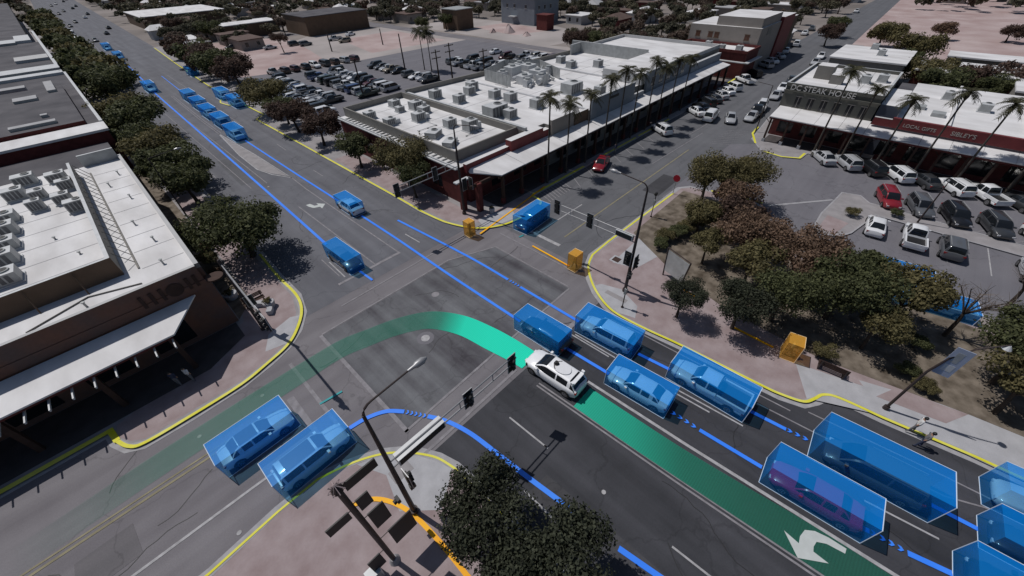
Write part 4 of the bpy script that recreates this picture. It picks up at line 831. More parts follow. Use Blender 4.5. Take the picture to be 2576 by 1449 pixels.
def mast(name, label, x, y, arm, za, zl, zlamp, lamp, heads, sign=None, base=.15):
    """arm: (dx,dy,length); two-tube arm between heights zl and za"""
    o = thing(name, label, 'traffic light', (0, 0, 0), 0, 'signal masts at the junction')
    ax, ay, L = arm
    k = MB(); k.tube([(x, y, .12), (x, y, za+.3), (x, y, max(zlamp, za+.4))], [.15, .115, .07], DARKM, 12); k.tube([(x, y, .12), (x, y, .4)], .24, DARKM, 12); k.build('pole', o, smooth=True)
    ex, ey = x+ax*L, y+ay*L; zm = (za+zl)/2
    pts = [(x, y, za)]+[(x+ax*(L-.3), y+ay*(L-.3), za)]+[(x+ax*(L-.3+.3*math.sin(t)), y+ay*(L-.3+.3*math.sin(t)), zm+(za-zl)/2*math.cos(t)) for t in (math.pi/4, math.pi/2, 3*math.pi/4)]+[(x+ax*(L-.3), y+ay*(L-.3), zl), (x, y, zl)]
    k = MB(); k.tube(pts, .045, PALEM, 8); 
    for t in (.22, .5, .78): k.tube([(x+ax*L*t, y+ay*L*t, za), (x+ax*L*t, y+ay*L*t, zl)], .03, PALEM, 6)
    k.build('mast_arm', o, smooth=True)
    if lamp:
        lx, ly, ll = lamp; k = MB(); z0 = zlamp
        arc = [(x, y, z0-.1)]+[(x+lx*.5*(1-math.cos(t)), y+ly*.5*(1-math.cos(t)), z0-.1+.55*math.sin(t)) for t in (.4, .8, 1.2, 1.57)]+[(x+lx*(ll-.4), y+ly*(ll-.4), z0+.6)]
        k.tube(arc, [.065, .06, .055, .05, .045, .04], DARKM, 8); k.build('lamp_arm', o, smooth=True)
        k = MB(); c = Vector((x+lx*(ll-.45), y+ly*(ll-.45), z0+.6)); dv = Vector((lx, ly, .0))
        k.tube([c, c+dv*.3, c+dv*.42, c+dv*.75, c+dv*.95], [.06, .09, .15, .16, .05], PALEM, 10); k.build('lamp_head', o, smooth=True)
    for t, face, n, zz in heads:
        signal_head(o, x+ax*t, y+ay*t, zz, face, n)
    if sign:
        t0, t1 = sign; a0, a1 = sorted((x+ax*t0, x+ax*t1)); b0, b1 = sorted((y+ay*t0, y+ay*t1)); hw = .25 if abs(ax) > .5 else .16
        if abs(ax) > .5: b0, b1 = y-hw, y+hw
        else: a0, a1 = x-hw, x+hw
        k = MB(); k.box(a0, a1, b0, b1, zl+.06, za-.03, METW, METW); sg = k.build('street_name_sign', o)
        k = MB()
        if abs(ax) > .5: k.box(a0+.06, a1-.06, b0-.008, b0-.002, zl+.1, za-.08, BLACK); 
        else: k.box(a0-.008, a0-.002, b0+.06, b1-.06, zl+.1, za-.08, BLACK)
        k.build('sign_face', sg)
    return o
sw = mast('traffic_signal_mast', 'tall bronze signal mast with lamp at the bottom corner', 1.5, 10.0, (1, 0, 8.6), 6.2, 5.6, 10.4, (1, 0, 2.7), [(4.9, (0, -1), 3, 5.85), (8.25, (0, -1), 3, 5.7)], (.35, 3.1))
for px, sy in ((1.72, 0), (1.3, .0)):
    signal_head(sw, px+(.25 if px > 1.5 else -.25), 9.9, 2.9, (0, 1) if px > 1.5 else (-1, 0), 1, False)
signal_head(sw, 1.95, 10.0, 3.7, (1, 0), 3); 
se = mast('traffic_signal_mast', 'bronze signal mast with curved lamp at the park corner', 25.6, 11.05, (0, 1, 8.6), 6.05, 5.45, 10.2, (0, 1, 2.8), [(4.55, (1, 0), 3, 5.7), (8.2, (1, 0), 3, 5.7)], (.3, 1.9))
signal_head(se, 25.6, 10.65, 3.6, (0, -1), 3); signal_head(se, 25.25, 11.3, 3.9, (-1, 0), 3); signal_head(se, 25.2, 10.8, 2.6, (0, -1), 1, False)
ne = mast('traffic_signal_mast', 'bronze signal mast beside the arcade corner pillars', 24.9, 32.5, (-1, 0, 8.2), 6.7, 6.1, 10.1, (.25, -.97, 2.6), [(3.2, (0, 1), 3, 6.35), (7.9, (0, 1), 3, 6.3)], None)
signal_head(ne, 25.2, 32.2, 3.9, (0, 1), 3); signal_head(ne, 25.9, 31.9, 3.9, (1, 0), 3)
nw = mast('traffic_signal_mast', 'pale-armed signal mast at the brown building corner', 1.1, 31.2, (0, -1, 8.3), 7.1, 6.5, 7.4, None, [(7.3, (-1, 0), 3, 6.7), (8.2, (-1, 0), 3, 6.6)], None)
signal_head(nw, 1.35, 30.9, 3.4, (0, -1), 2)
def short_pole(x, y, h, label, face=(0, 1)):
    o = thing('signal_post', label, 'signal post'); k = MB(); k.tube([(x, y, .12), (x, y, h)], .05, DARKM, 8); k.tube([(x, y, .12), (x, y, .22)], .12, DARKM, 8); k.build('pole', o)
    signal_head(o, x, y, h+.1, face, 1, False)
    k = MB(); k.box(x-.12, x+.12, y-.1, y+.1, 1.7, 2.3, METG); k.build('control_box', o); return o
short_pole(23.6, 10.1, 3.5, 'short post with a push button at the park corner kerb', (-1, 0)); short_pole(38.7, 15.6, 2.9, 'short signal post on the east pavement of the park corner', (0, 1))
# direction signpost
o = thing('direction_signpost', 'tall dark signpost with square panels at the bottom edge', 'signpost')
X, Y = -.6, 8.8
k = MB(); k.tube([(X, Y, .12), (X, Y, 9.2)], .12, DARKM, 12); k.tube([(X, Y, .12), (X, Y, .5)], [.3, .16], KERB, 10); k.build('pole', o, smooth=True)
k = MB(); k.tube([(X, Y, 9.2), (X, Y, 9.3), (X, Y, 9.45), (X, Y, 9.6)], [.12, .24, .2, .05], DARKM, 10); 
for a in range(8): k.tube([(X, Y, 9.25), (X+.33*math.cos(a*.785), Y+.33*math.sin(a*.785), 9.45), (X, Y, 9.7)], .022, PAVER, 5)
k.build('finial', o)
for (x0, x1, ya, yb) in ((.22, 1.55, 1229, 1247), (.2, .75, 1272, 1293), (.25, 1.0, 1306, 1340), (.5, 1.75, 1358, 1388), (-1.15, -.2, 1279, 1291), (-.95, -.3, 1378, 1398)):
    z1, z0 = zfit(X, Y, ya), zfit(X, Y, yb)
    k = MB(); k.box(X+x0, X+x1, Y-.03, Y+.03, z0, z1, BLACK); k.box(X+min(x0, 0), X+max(x1, 0)*.99+.001, Y-.012, Y+.012, z1-.1, z1-.05, DARKM); k.build('sign_panel', o)
o = thing('utility_cabinet', 'small pale cabinet beside the signpost base', 'cabinet'); k = MB(); k.box(-1.95, -1.3, 8.6, 9.1, .12, 1.0, METW); k.box(-1.97, -1.28, 8.58, 9.12, 1.0, 1.05, METW); k.build('case', o); k = MB(); k.box(-1.9, -1.35, 8.585, 8.6, .2, .95, METG); k.build('door', o)
# banner mast on the right
o = thing('banner_mast', 'curved mast carrying a pale blue banner over the right pavement', 'banner mast')
bx_, by_ = 26.9, -8.0
k = MB(); k.tube([(bx_, by_, .12), (bx_, by_, 4.2), (bx_+.1, by_-.25, 5.6), (bx_+.3, by_-.8, 6.7), (bx_+.7, by_-1.7, 7.4)], [.09, .07, .06, .05, .035], DARKM, 10); k.tube([(bx_, by_, .12), (bx_, by_, .4)], .17, DARKM, 8); k.build('pole', o, smooth=True)
k = MB(); k.box(-.02, .02, -.75, 0, 0, 2.2, plain('banner_cloth', (.32, .36, .46), .8)); bn = k.build('banner', o, (bx_+.12, by_-.15, 4.3))
k = MB(); k.box(-.028, .028, -.6, -.15, .4, .9, METW); k.box(-.028, .028, -.5, -.2, 1.1, 1.9, METG); k.build('banner_print', bn)
k = MB(); k.tube([(bx_+.7, by_-1.7, 7.35), (bx_+.7, by_-1.7, 7.1)], [.06, .22], METW, 10); k.build('lamp_head', o)
# lot lamps and posts
def lamp(x, y, h, label, lx=1, ly=0, ll=1.6, name='street_lamp'):
    o = thing(name, label, 'street lamp'); k = MB(); k.tube([(x, y, .1), (x, y, h)], [.09, .05], DARKM, 8); k.build('pole', o)
    k = MB(); k.tube([(x, y, h), (x+lx*ll, y+ly*ll, h+.2)], .035, DARKM, 6); k.build('lamp_arm', o)
    k = MB(); k.tube([(x+lx*ll, y+ly*ll, h+.2), (x+lx*(ll+.3), y+ly*(ll+.3), h+.2), (x+lx*(ll+.7), y+ly*(ll+.7), h+.18)], [.06, .13, .05], PALEM, 8); k.build('lamp_head', o); return o
lamp(1.9, 58, 7.5, 'street lamp between the left roadside trees', 1, 0, 2.6)
lamp(56.4, -6.6, 4.6, 'lamp on the parking island between the cars', 1, 0, .3)
lamp(73.5, 15.9, 7.0, 'lamp at the steakhouse corner over the street', 0, 1, 2.2)
for i, (px, py, ht) in enumerate(((1052, 190, 9), (980, 116, 9), (1010, 187, 9.5), (1130, 97, 7))):
    pass
# ------------------------------------------------------------------ buildings
def bthing(name, label, group=None, cat='building'): return thing(name, label, cat, (0, 0, 0), 0, group)
def part(parent, name, *args, top=None):
    k = MB(); k.box(*args, top=top); return k.build(name, parent)
def parapet(parent, x0, x1, y0, y1, z0, z1, M, t=.25, cap=None):
    """low wall round a roof, as four walls butted end to end"""
    k = MB(); cap = cap or M
    k.box(x0, x1, y0, y0+t, z0, z1, M, cap); k.box(x0, x1, y1-t, y1, z0, z1, M, cap)
    k.box(x0, x0+t, y0+t, y1-t, z0, z1, M, cap); k.box(x1-t, x1, y0+t, y1-t, z0, z1, M, cap)
    return k.build('parapet', parent)
def text(body, parent, M, size, loc, rot, ext=.03, name='lettering', align='LEFT'):
    cu = bpy.data.curves.new(name, 'FONT'); cu.body = body; cu.size = size; cu.extrude = ext; cu.align_x = align
    o = bpy.data.objects.new(name, cu); COL.objects.link(o)
    dg = bpy.context.evaluated_depsgraph_get(); dg.update(); me = bpy.data.meshes.new_from_object(o.evaluated_get(dg)); bpy.data.objects.remove(o)
    me.materials.clear(); me.materials.append(M); q = link(name, me, parent, loc); q.rotation_euler = rot; return q
def windows(parent, face, pos, rng, zz, w, h, M=GLASSD, frame=WALLW, sill=True):
    """face 'x-' : wall plane x=pos looking to -x ; 'y-' : wall plane y=pos looking to -y"""
    for u in rng:
        k = MB(); f = MB()
        if face == 'x-':
            k.box(pos-.02, pos+.02, u-w/2, u+w/2, zz, zz+h, M); f.box(pos-.07, pos-.022, u-w/2-.1, u+w/2+.1, zz+h, zz+h+.12, frame); f.box(pos-.10, pos-.022, u-w/2-.1, u+w/2+.1, zz-.12, zz, frame); f.box(pos-.05, pos-.022, u-.04, u+.04, zz, zz+h, frame)
        else:
            k.box(u-w/2, u+w/2, pos-.02, pos+.02, zz, zz+h, M); f.box(u-w/2-.1, u+w/2+.1, pos-.07, pos-.022, zz+h, zz+h+.12, frame); f.box(u-w/2-.1, u+w/2+.1, pos-.10, pos-.022, zz-.12, zz, frame); f.box(u-.04, u+.04, pos-.05, pos-.022, zz, zz+h, frame)
        wn = k.build('window', parent); f.build('frame', wn)
# --- corner shop (maroon brick) under the white arcade roof
A = bthing('corner_shop', 'maroon brick corner shop with white flat roof and grey parapet')
part(A, 'wall', 26.35, 38, 34.6, 63, .12, 4.7, BRICKRED, top=ROOFW)
k = MB(); k.box(27.5, 38, 36.2, 62.6, 4.7, 5.15, ROOFW, ROOFW); k.build('roof', A)
parapet(A, 27.3, 38.05, 36.0, 62.8, 4.7, 6.0, GREIGE, .22)
k = MB(); k.box(26.2, 26.36, 34.5, 63.1, 4.55, 4.85, METW); k.build('roof_edge', A)
part(A, 'fascia', 27.2, 34.4, 34.05, 34.6, 3.95, 5.0, REDFASCIA, top=ROOFW); part(A, 'fascia', 34.4, 40.6, 33.6, 34.6, 3.95, 5.75, REDFASCIA, top=ROOFW); part(A, 'fascia', 40.6, 41.9, 33.6, 34.6, 3.95, 5.3, REDFASCIA, top=ROOFW)
windows(A, 'x-', 26.35, [39, 43, 47, 51, 55, 59], 1.2, 1.8, 1.6, GLASSD, BRICKRED)
part(A, 'gutter', 26.0, 26.2, 34.6, 62.9, 4.55, 4.68, METW)
for i in range(26): 
    k = MB(); k.box(26.42, 27.25, 36.6+i*.98, 36.72+i*.98, 4.705, 4.86, METG); k.build('roof_bracket', A)
# --- long block
Bk = bthing('arcade_block', 'long block of shops with continuous white flat roof')
k = MB(); k.prism([(38.05, 34.6), (41.9, 34.6), (41.9, 33.4), (50.2, 33.4), (50.2, 33.0), (63.0, 33.0), (63.0, 34.2), (67.5, 34.2), (67.5, 34.2), (84, 34.2), (84, 58.4), (52, 60.6), (38.05, 61.8)], .12, 5.75, GREIGE, ROOFW); k.build('wall', Bk)
k = MB(); k.box(38.06, 38.5, 34.6, 61.6, 5.75, 6.15, METG, METW); k.build('parapet', Bk)
k = MB(); k.ribbon([(38.1, 61.7), (52, 60.5), (84, 58.3)], -.28, 0, 6.5, GREIGE, .8); k.build('back_parapet', Bk)
part(Bk, 'step_wall', 41.9, 46.9, 33.2, 33.6, 3.9, 6.4, TAN, top=ROOFW); part(Bk, 'step_wall', 46.9, 50.2, 33.1, 33.5, 3.9, 6.0, BROWN, top=ROOFW)
k = MB(); k.box(50.2, 62.0, 32.55, 32.95, 3.9, 7.3, BLUEG, METW); ff = k.build('false_front', Bk)
text('CULINARY', ff, BLACK, .55, (53.2, 32.52, 6.35), (math.radians(90), 0, 0)) if False else None
k = MB(); k.box(54.6, 57.2, 32.50, 32.549, 6.35, 6.7, BLACK); k.build('sign_board', ff)
windows(ff, 'y-', 32.55, [], 5, 1, 1)
k = MB(); k.box(62.0, 66.0, 32.9, 33.3, 3.9, 5.2, BLUEG, METW); k.build('step_wall', Bk)
part(Bk, 'roof_rib', 50.0, 50.3, 33.6, 60.3, 5.752, 5.95, ROOFW, top=METW); part(Bk, 'roof_rib', 66.9, 67.2, 34.4, 59, 5.752, 6.0, ROOFW, top=METW)
# hipped grey plant screen
S_ = bthing('plant_screen', 'pale grey metal screen enclosure with ducts on the white roof', cat='roof plant')
k = MB()
for a, b in (((52.6, 57.6), (52.0, 50.5)), ((61.0, 47.0), (64.4, 54.6)), ((64.4, 54.6), (60.2, 60.0)), ((60.2, 60.0), (52.6, 57.6)), ((55.8, 46.4), (57.6, 46.8))):
    va, vb = Vector((*a, 0)), Vector((*b, 0)); n_ = max(2, int((vb-va).length/.9)); dv = (vb-va)/n_
    for i in range(n_):
        p, q = va+dv*(i+.03), va+dv*(i+.97); nn = Vector((-dv.y, dv.x, 0)).normalized()*.04
        k2 = MB(); k2.add([p-nn+Vector((0, 0, 5.8)), q-nn+Vector((0, 0, 5.8)), q+nn+Vector((0, 0, 5.8)), p+nn+Vector((0, 0, 5.8)), p-nn+Vector((0, 0, 7.5)), q-nn+Vector((0, 0, 7.5)), q+nn+Vector((0, 0, 7.5)), p+nn+Vector((0, 0, 7.5))], [(0, 1, 5, 4), (1, 2, 6, 5), (2, 3, 7, 6), (3, 0, 4, 7), (4, 5, 6, 7)], METG); k2.build('panel', S_)
for i, (x, y, w_, d_, h_) in enumerate(((54.2, 48.6, 1.4, 1.0, 1.1), (57.2, 48.2, 1.0, 1.6, 1.3), (62.0, 50.4, 1.2, 1.0, 1.4), (59.4, 57.6, 2.0, 1.0, 1.2), (54.4, 54.8, 1.2, 1.6, 1.5), (55.5, 50.5, 2.6, 1.6, 1.3), (58.6, 50.2, 2.0, 2.4, 1.6), (56.6, 54.4, 2.6, 2.0, 2.0), (60.4, 54.0, 2.2, 2.2, 1.7), (61.2, 57.0, 1.6, 1.4, 1.5))):
    k = MB(); k.box(x-w_/2, x+w_/2, y-d_/2, y+d_/2, 5.76, 5.76+h_, METW); k.tube([(x, y, 5.7+h_), (x, y, 6.05+h_)], .5, METG, 12); k.build('duct_box', S_)
k = MB(); k.tube([(53.4, 47.4, 6.1), (56, 48.9, 6.2), (58.2, 52.2, 6.6), (58.0, 56.4, 6.6)], .22, METW, 8); k.tube([(59.6, 47.2, 6.1), (60.6, 51.0, 6.9), (62.6, 52.4, 6.9)], .2, METG, 8); k.tube([(54, 52, 6.4), (57, 52.4, 6.5), (60, 51.8, 6.4), (63, 54, 6.4)], .35, METW, 10); k.tube([(55.6, 47.4, 6.3), (59.8, 48.6, 6.3)], .45, METW, 10); k.build('duct', S_)
# far end building of the block
F_ = bthing('end_building', 'pale two-storey end building of the arcade block')
part(F_, 'wall', 84.05, 100, 34.3, 58, .12, 6.4, GREIGE, top=ROOFW); part(F_, 'wall', 66.2, 83.9, 33.8, 41.5, 5.76, 7.4, WALLW, top=ROOFW)
part(F_, 'wall', 67.5, 84.0, 33.35, 33.79, 3.9, 7.7, BLUEG, top=METW); part(F_, 'wall', 84.0, 98.0, 33.0, 33.6, 3.9, 5.9, BLUEG, top=METW)
windows(F_, 'y-', 33.35, [69.6, 72.4, 75.2, 78.0, 80.8], 5.1, 1.2, 1.5, GLASSD, METG); windows(F_, 'x-', 66.2, [36.5, 39.2], 6.1, .9, .8, GLASSD, METG)
parapet(F_, 84.2, 99.9, 34.4, 57.9, 6.4, 7.0, WALLW, .25)
k = MB(); k.box(81.8, 82.1, 41.5, 60, 5.76, 7.9, METG, METW); k.box(78.5, 81.8, 57.7, 58.0, 5.76, 7.7, METG, METW); k.build('screen_wall', F_)
# --- arcade canopy of the block
Ca = bthing('arcade_canopy', 'white arcade roof on dark posts running along the shops', cat='canopy')
def slab(parent, pts, z0, z1, z2, M, name='roof_panel', th=.12):
    """pts: quad (inner a, inner b, outer b, outer a); z inner, z outer"""
    a, b, c, d_ = pts; k = MB()
    vs = [(a[0], a[1], z0), (b[0], b[1], z0), (c[0], c[1], z1), (d_[0], d_[1], z1)]; vs += [(x, y, z-th) for x, y, z in vs]
    k.add(vs, [(0, 1, 2, 3), (7, 6, 5, 4), (0, 4, 5, 1), (1, 5, 6, 2), (2, 6, 7, 3), (3, 7, 4, 0)], M)
    bm_ = k.build(name, parent); me = bm_.data; bb = bmesh.new(); bb.from_mesh(me); bmesh.ops.recalc_face_normals(bb, faces=bb.faces); bb.to_mesh(me); bb.free(); return bm_
yo = 30.45
xs = [29.5, 33.5, 38, 42, 46, 50, 54.3, 58.4, 62.4, 66.8, 71, 75.5, 80, 85, 90, 94, 97.8]
slab(Ca, [(27.5, 34.6), (29.5, 34.6), (29.5, yo), (27.5, 33.9)], 4.45, 4.0, 0, ROOFW)
for i in range(len(xs)-1):
    inner = 34.4 if xs[i] < 41 else 33.5 if xs[i] < 50 else 32.5 if xs[i] < 62 else 33.2
    slab(Ca, [(xs[i], inner), (xs[i+1]-.03, inner), (xs[i+1]-.03, yo+(.0 if i % 2 else .03)), (xs[i], yo+(.0 if i % 2 else .03))], 4.45+(.05 if i % 3 else 0), 4.0, 0, ROOFW)
k = MB(); k.box(29.6, 97.8, yo+.0, yo+.1, 3.72, 3.9, WOODD); k.build('eave_beam', Ca)
k0 = None
for i, x in enumerate([29.9]+[33.2+4.02*j for j in range(17)]):
    k = MB(); k.box(-.17, .17, -.17, .17, .12, 3.72, WOODD); k.box(-.24, .24, -.24, .24, .12, .8, BRICKRED); k.box(-.7, .7, -.06, .06, 3.5, 3.7, WOODD)
    if k0 is None: k0 = k.build('post', Ca, (x, yo+.35, 0)); me0 = k0.data
    else: link('post', me0, Ca, (x, yo+.35, 0))
for (x, y) in ((26.7, 31.6), (25.6, 33.3)):
    k = MB(); k.box(x-.3, x+.3, y-.3, y+.3, .12, 3.7, BRICKRED); k.build('brick_pillar', Ca)
k = MB(); k.box(25.4, 29.9, 31.6, 31.8, 3.3, 3.7, WOODD); k.build('eave_beam', Ca)
k = MB(); k.box(24.4, 26.4, 32.6, 33.2, 4.0, 4.15, METW); k.build('roof_edge', Ca)
# shop fronts under the arcade: doors and windows
for i in range(16):
    x = 31+i*4.1
    k = MB(); k.box(x, x+2.4, 33.9 if x < 41 else 32.95 if x < 63 else 34.1, 34.0 if x < 41 else 32.99 if x < 63 else 34.19, .9, 3.0, GLASSD); k.build('shop_window', Bk)
k = MB(); k.box(27.3, 41.8, 33.95, 34.6, .12, 3.94, BRICKRED); k.build('shop_wall', A)
# --- the hall far down the street
Hl = bthing('tan_hall', 'tall tan building with red-brown lower front far down the street')
part(Hl, 'wall', 104.3, 112.2, 29.8, 45.8, 0, 5.0, BRICKRED, top=ROOFW); part(Hl, 'wall', 112.2, 126, 30.6, 46.8, 0, 8.6, TAN, top=ROOFW); part(Hl, 'wall', 112.9, 126.1, 31.0, 41.0, 8.6, 10.4, TAN, top=ROOFW)
part(Hl, 'wall', 126.1, 135, 30.2, 42, 0, 9.4, REDFASCIA, top=ROOFW); part(Hl, 'wall', 135, 139, 30.4, 42, 0, 8.6, BROWN, top=ROOFW)
parapet(Hl, 104.1, 112.1, 29.6, 46.0, 5.0, 5.5, BRICKRED); parapet(Hl, 112.2, 126, 30.6, 46.8, 10.42, 10.6, WALLW) if False else None
k = MB(); k.box(103.0, 112, 28.6, 29.5, 3.4, 3.55, METW); k.box(102.8, 103.7, 29.5, 40, 3.4, 3.55, METW); k.build('awning', Hl)
windows(Hl, 'x-', 112.2, [44.6, 41.6, 40.1, 33.2], 6.2, 1.1, 1.0, plain('brown_glass', (.09, .035, .02), .4), BROWN)  # brown-tinted window panes
k = MB(); k.box(117, 119.4, 30.52, 30.598, 6.8, 8.2, GREIGE); k.build('sign_board', Hl)
# --- steakhouse and the right arcade
St = bthing('steakhouse', 'olive grey steakhouse with white roof and lettering on its front')
part(St, 'wall', 74.0, 90, 2.6, 14.2, .12, 7.2, OLIVEG, top=ROOFW); parapet(St, 73.92, 90.1, 2.5, 14.3, 7.2, 7.65, OLIVEG, .28, METW)
k = MB(); k.box(73.72, 73.92, 2.5, 14.3, 6.55, 6.7, OLIVEG); k.build('cornice', St)
text('DC STEAK HOUSE', St, LETTERW, 1.0, (73.84, 13.6, 6.78), (math.radians(90), 0, math.radians(-90)), .04)
windows(St, 'x-', 74.0, [12.0, 10.35, 8.7, 7.1, 5.5, 3.9], 4.45, .75, 1.5, GLASSD, TAN)
part(St, 'annex', 74.2, 84, .2, 2.45, .12, 6.6, plain('navy_wall', (.06, .07, .10), .8), top=ROOFW)
for (x0, x1, y0, y1, z1) in ((80.5, 83, 10.2, 12.4, 9.0), (78.5, 80, 8.3, 9.9, 8.4)):
    part(St, 'roof_box', x0, x1, y0, y1, 7.2, z1, GREIGE, top=ROOFW)
Rb = bthing('gift_shop_row', 'row of shops with white roofs and a long red sign band')
part(Rb, 'wall', 72.9, 96, -12.5, .15, .12, 5.3, GREIGE, top=ROOFW); part(Rb, 'wall', 72.9, 96, -45, -12.6, .12, 5.5, GREIGE, top=ROOFW)
part(Rb, 'fascia', 72.2, 72.7, -45, .4, 4.55, 5.75, REDFASCIA, top=REDFASCIA); part(Rb, 'fascia', 72.2, 72.7, .42, 2.3, 4.55, 5.5, REDFASCIA, top=METW)
text('LOCAL GIFTS', Rb, LETTER, .55, (72.18, -.9, 4.9), (math.radians(90), 0, math.radians(-90)), .02)
text("SIBLEY'S", Rb, LETTER, .66, (72.18, -5.6, 4.9), (math.radians(90), 0, math.radians(-90)), .02)
for y in (-5.2, -12.4, -20): part(Rb, 'roof_rib', 73, 95.5, y, y+.3, 5.31, 5.75, ROOFW)
part(Rb, 'skylight', 77.5, 79.0, -4.4, -3.0, 5.3, 5.75, METG); part(Rb, 'skylight', 80, 81.4, -2.2, -1, 5.3, 5.7, METG)
Cb = bthing('steakhouse_canopy', 'white verandah roof on brown posts in front of the steakhouse row', cat='canopy')
ysb = [14.0-i*2.9 for i in range(20)]
for i in range(len(ysb)-1):
    slab(Cb, [(74.0 if ysb[i] > 2.6 else 72.9, ysb[i+1]+.04), (74.0 if ysb[i] > 2.6 else 72.9, ysb[i]), (69.9, ysb[i]), (69.9, ysb[i+1]+.04)], 4.4, 3.85, 0, ROOFW)
k = MB(); k.box(69.95, 70.05, -41, 14.0, 3.5, 3.74, BRICKRED); k.build('eave_beam', Cb)
mp_ = None
for i, y in enumerate([13.7-i*2.45 for i in range(21)]):
    if mp_ is None:
        k = MB(); k.box(-.12, .12, -.12, .12, .12, 3.5, WOODD); k.box(-.2, .2, -.2, .2, .12, .6, CONC); k.tube([(0, -.7, 3.45), (0, 0, 2.8), (0, .7, 3.45)], .05, WOODD, 5); q = k.build('post', Cb, (70.15, y, 0)); mp_ = q.data
    else: link('post', mp_, Cb, (70.15, y, 0))
k = MB(); k.box(73.9, 73.99, 2.7, 14.1, .12, 3.9, BRICKRED); k.build('shop_wall', St); k = MB(); k.box(72.8, 72.89, -45, .1, .12, 3.9, BRICKRED); k.build('shop_wall', Rb)
for i in range(14):
    y = 12.2-i*3.2; xx = 73.86 if y > 2.6 else 72.76; k = MB(); k.box(xx, xx+.03, y-1, y+1, .8, 2.9, GLASSD); k.build('shop_window', St if y > 2.6 else Rb)
# yards behind the steakhouse
def simple(name, label, x0, x1, y0, y1, z1, W1, R1, over=.25, group=None):
    o = bthing(name, label, group); part(o, 'wall', x0, x1, y0, y1, 0, z1, W1); part(o, 'roof', x0-over, x1+over, y0-over, y1+over, z1, z1+.25, R1); return o
simple('brown_building', 'plain taupe building with white roof behind the steakhouse', 108, 122, 3.4, 15.2, 5.4, GREIGE, ROOFW)
simple('red_annex', 'low white-roofed red annex beside the taupe building', 112, 120, -3, 1.6, 4.2, BRICKRED, ROOFW)
simple('white_shed', 'long white-roofed shed behind the trees on the right', 114, 124, -14, -4.4, 4.0, BRICKRED, ROOFW)
simple('grey_shed', 'grey-walled shed with narrow white roof near the pink field', 130, 136, -13, -2.0, 4.0, OLIVEG, ROOFW)
simple('white_store', 'wide white-roofed store at the right edge beyond the trees', 104, 112, -27, -12, 4.2, GREIGE, ROOFW)
simple('dark_garage', 'dark low garage behind the steakhouse yard', 98, 104, -4, 2, 3.2, BLUEG, ROOFD)
# --- brown building at left
Lb = bthing('brown_corner_building', 'large near building with white roof, rust-brown front and a roof screen')
part(Lb, 'wall', -40, -.02, 33.9, 66.0, .12, 6.1, RUST, top=ROOFW)
k = MB(); k.box(-.3, 0, 33.9, 66.0, 6.1, 6.5, TAN, WALLW); k.box(-40, -.3, 33.6, 33.9, 5.2, 6.5, RUST, WALLW); k.box(-3.6, -.3, 65.7, 66.0, 6.1, 7.4, METG, METW); k.build('parapet', Lb)
k = MB(); k.box(-40, -.01, 33.55, 33.898, 4.5, 5.19, RUST); k.build('front_band', Lb)
text('RESTAURANT', Lb, BROWN, 1.3, (-9.6, 33.56, 5.0), (math.radians(90), 0, 0), .03) if False else None
# round mark and letters on the fascia read only as dark shapes
k = MB(); cx, cz = -2.2, 5.35
k.add([(cx+.55*math.cos(a*.3927), 33.53, cz+.55*math.sin(a*.3927)) for a in range(16)]+[(cx, 33.52, cz)], [(i, (i+1) % 16, 16) for i in range(16)], WOODD); k.build('sign_disc', Lb)
for i, x in enumerate((-4.3, -3.7, -3.1, -1.4, -.9)):
    k = MB(); k.box(x, x+.22, 33.5, 33.548, 4.9, 5.9, WOODD); k.build('sign_letter', Lb)
# roof screen
part(Lb, 'upper_wall', -40, -4.3, 37.3, 37.55, 6.1, 7.7, BROWN, top=METW); part(Lb, 'upper_wall', -4.55, -4.3, 37.55, 63.0, 6.1, 7.7, GREIGE, top=METW)
k = MB(); k.box(-40, -4.56, 37.56, 66, 6.101, 6.3, ROOFW); k.build('upper_roof', Lb)
me_ = None
for i in range(17):
    y = 38.4+i*1.5
    if me_ is None:
        k = MB(); k.tube([(-4.2, 0, 7.5), (-3.35, 0, 6.12)], .032, GREIGE, 5); q = k.build('screen_brace', Lb, (0, y, 0)); me_ = q.data
    else: link('screen_brace', me_, Lb, (0, y, 0))
k = MB(); k.box(-3.42, -3.3, 37.3, 63, 6.12, 6.2, GREIGE); k.build('screen_rail', Lb)
for i in range(6):
    x = -6.5-i*2.6; k = MB(); k.tube([(x, 37.25, 7.5), (x, 36.4, 6.12)], .05, BROWN, 5); k.build('screen_brace', Lb)
k = MB(); k.tube([(-3.6, 34.9, 6.16), (-6.6, 36.0, 6.16), (-9.9, 34.6, 6.16)], .05, GREIGE, 6); k.build('roof_shadow_line', Lb)  # thin tube standing in for a grey shadow line on the roof
for (x, y) in ((-1.6, 41), (-2.2, 45.5), (-1.4, 52), (-2.4, 57), (-1.2, 60), (-6.2, 43.0), (-7.4, 47.5), (-6.8, 34.8), (-1.9, 36.6)):
    k = MB(); k.tube([(x, y, 6.1), (x, y, 6.5)], .07, METG, 6); k.tube([(x, y, 6.5), (x, y, 6.56)], .13, METG, 6); k.build('roof_vent', Lb)
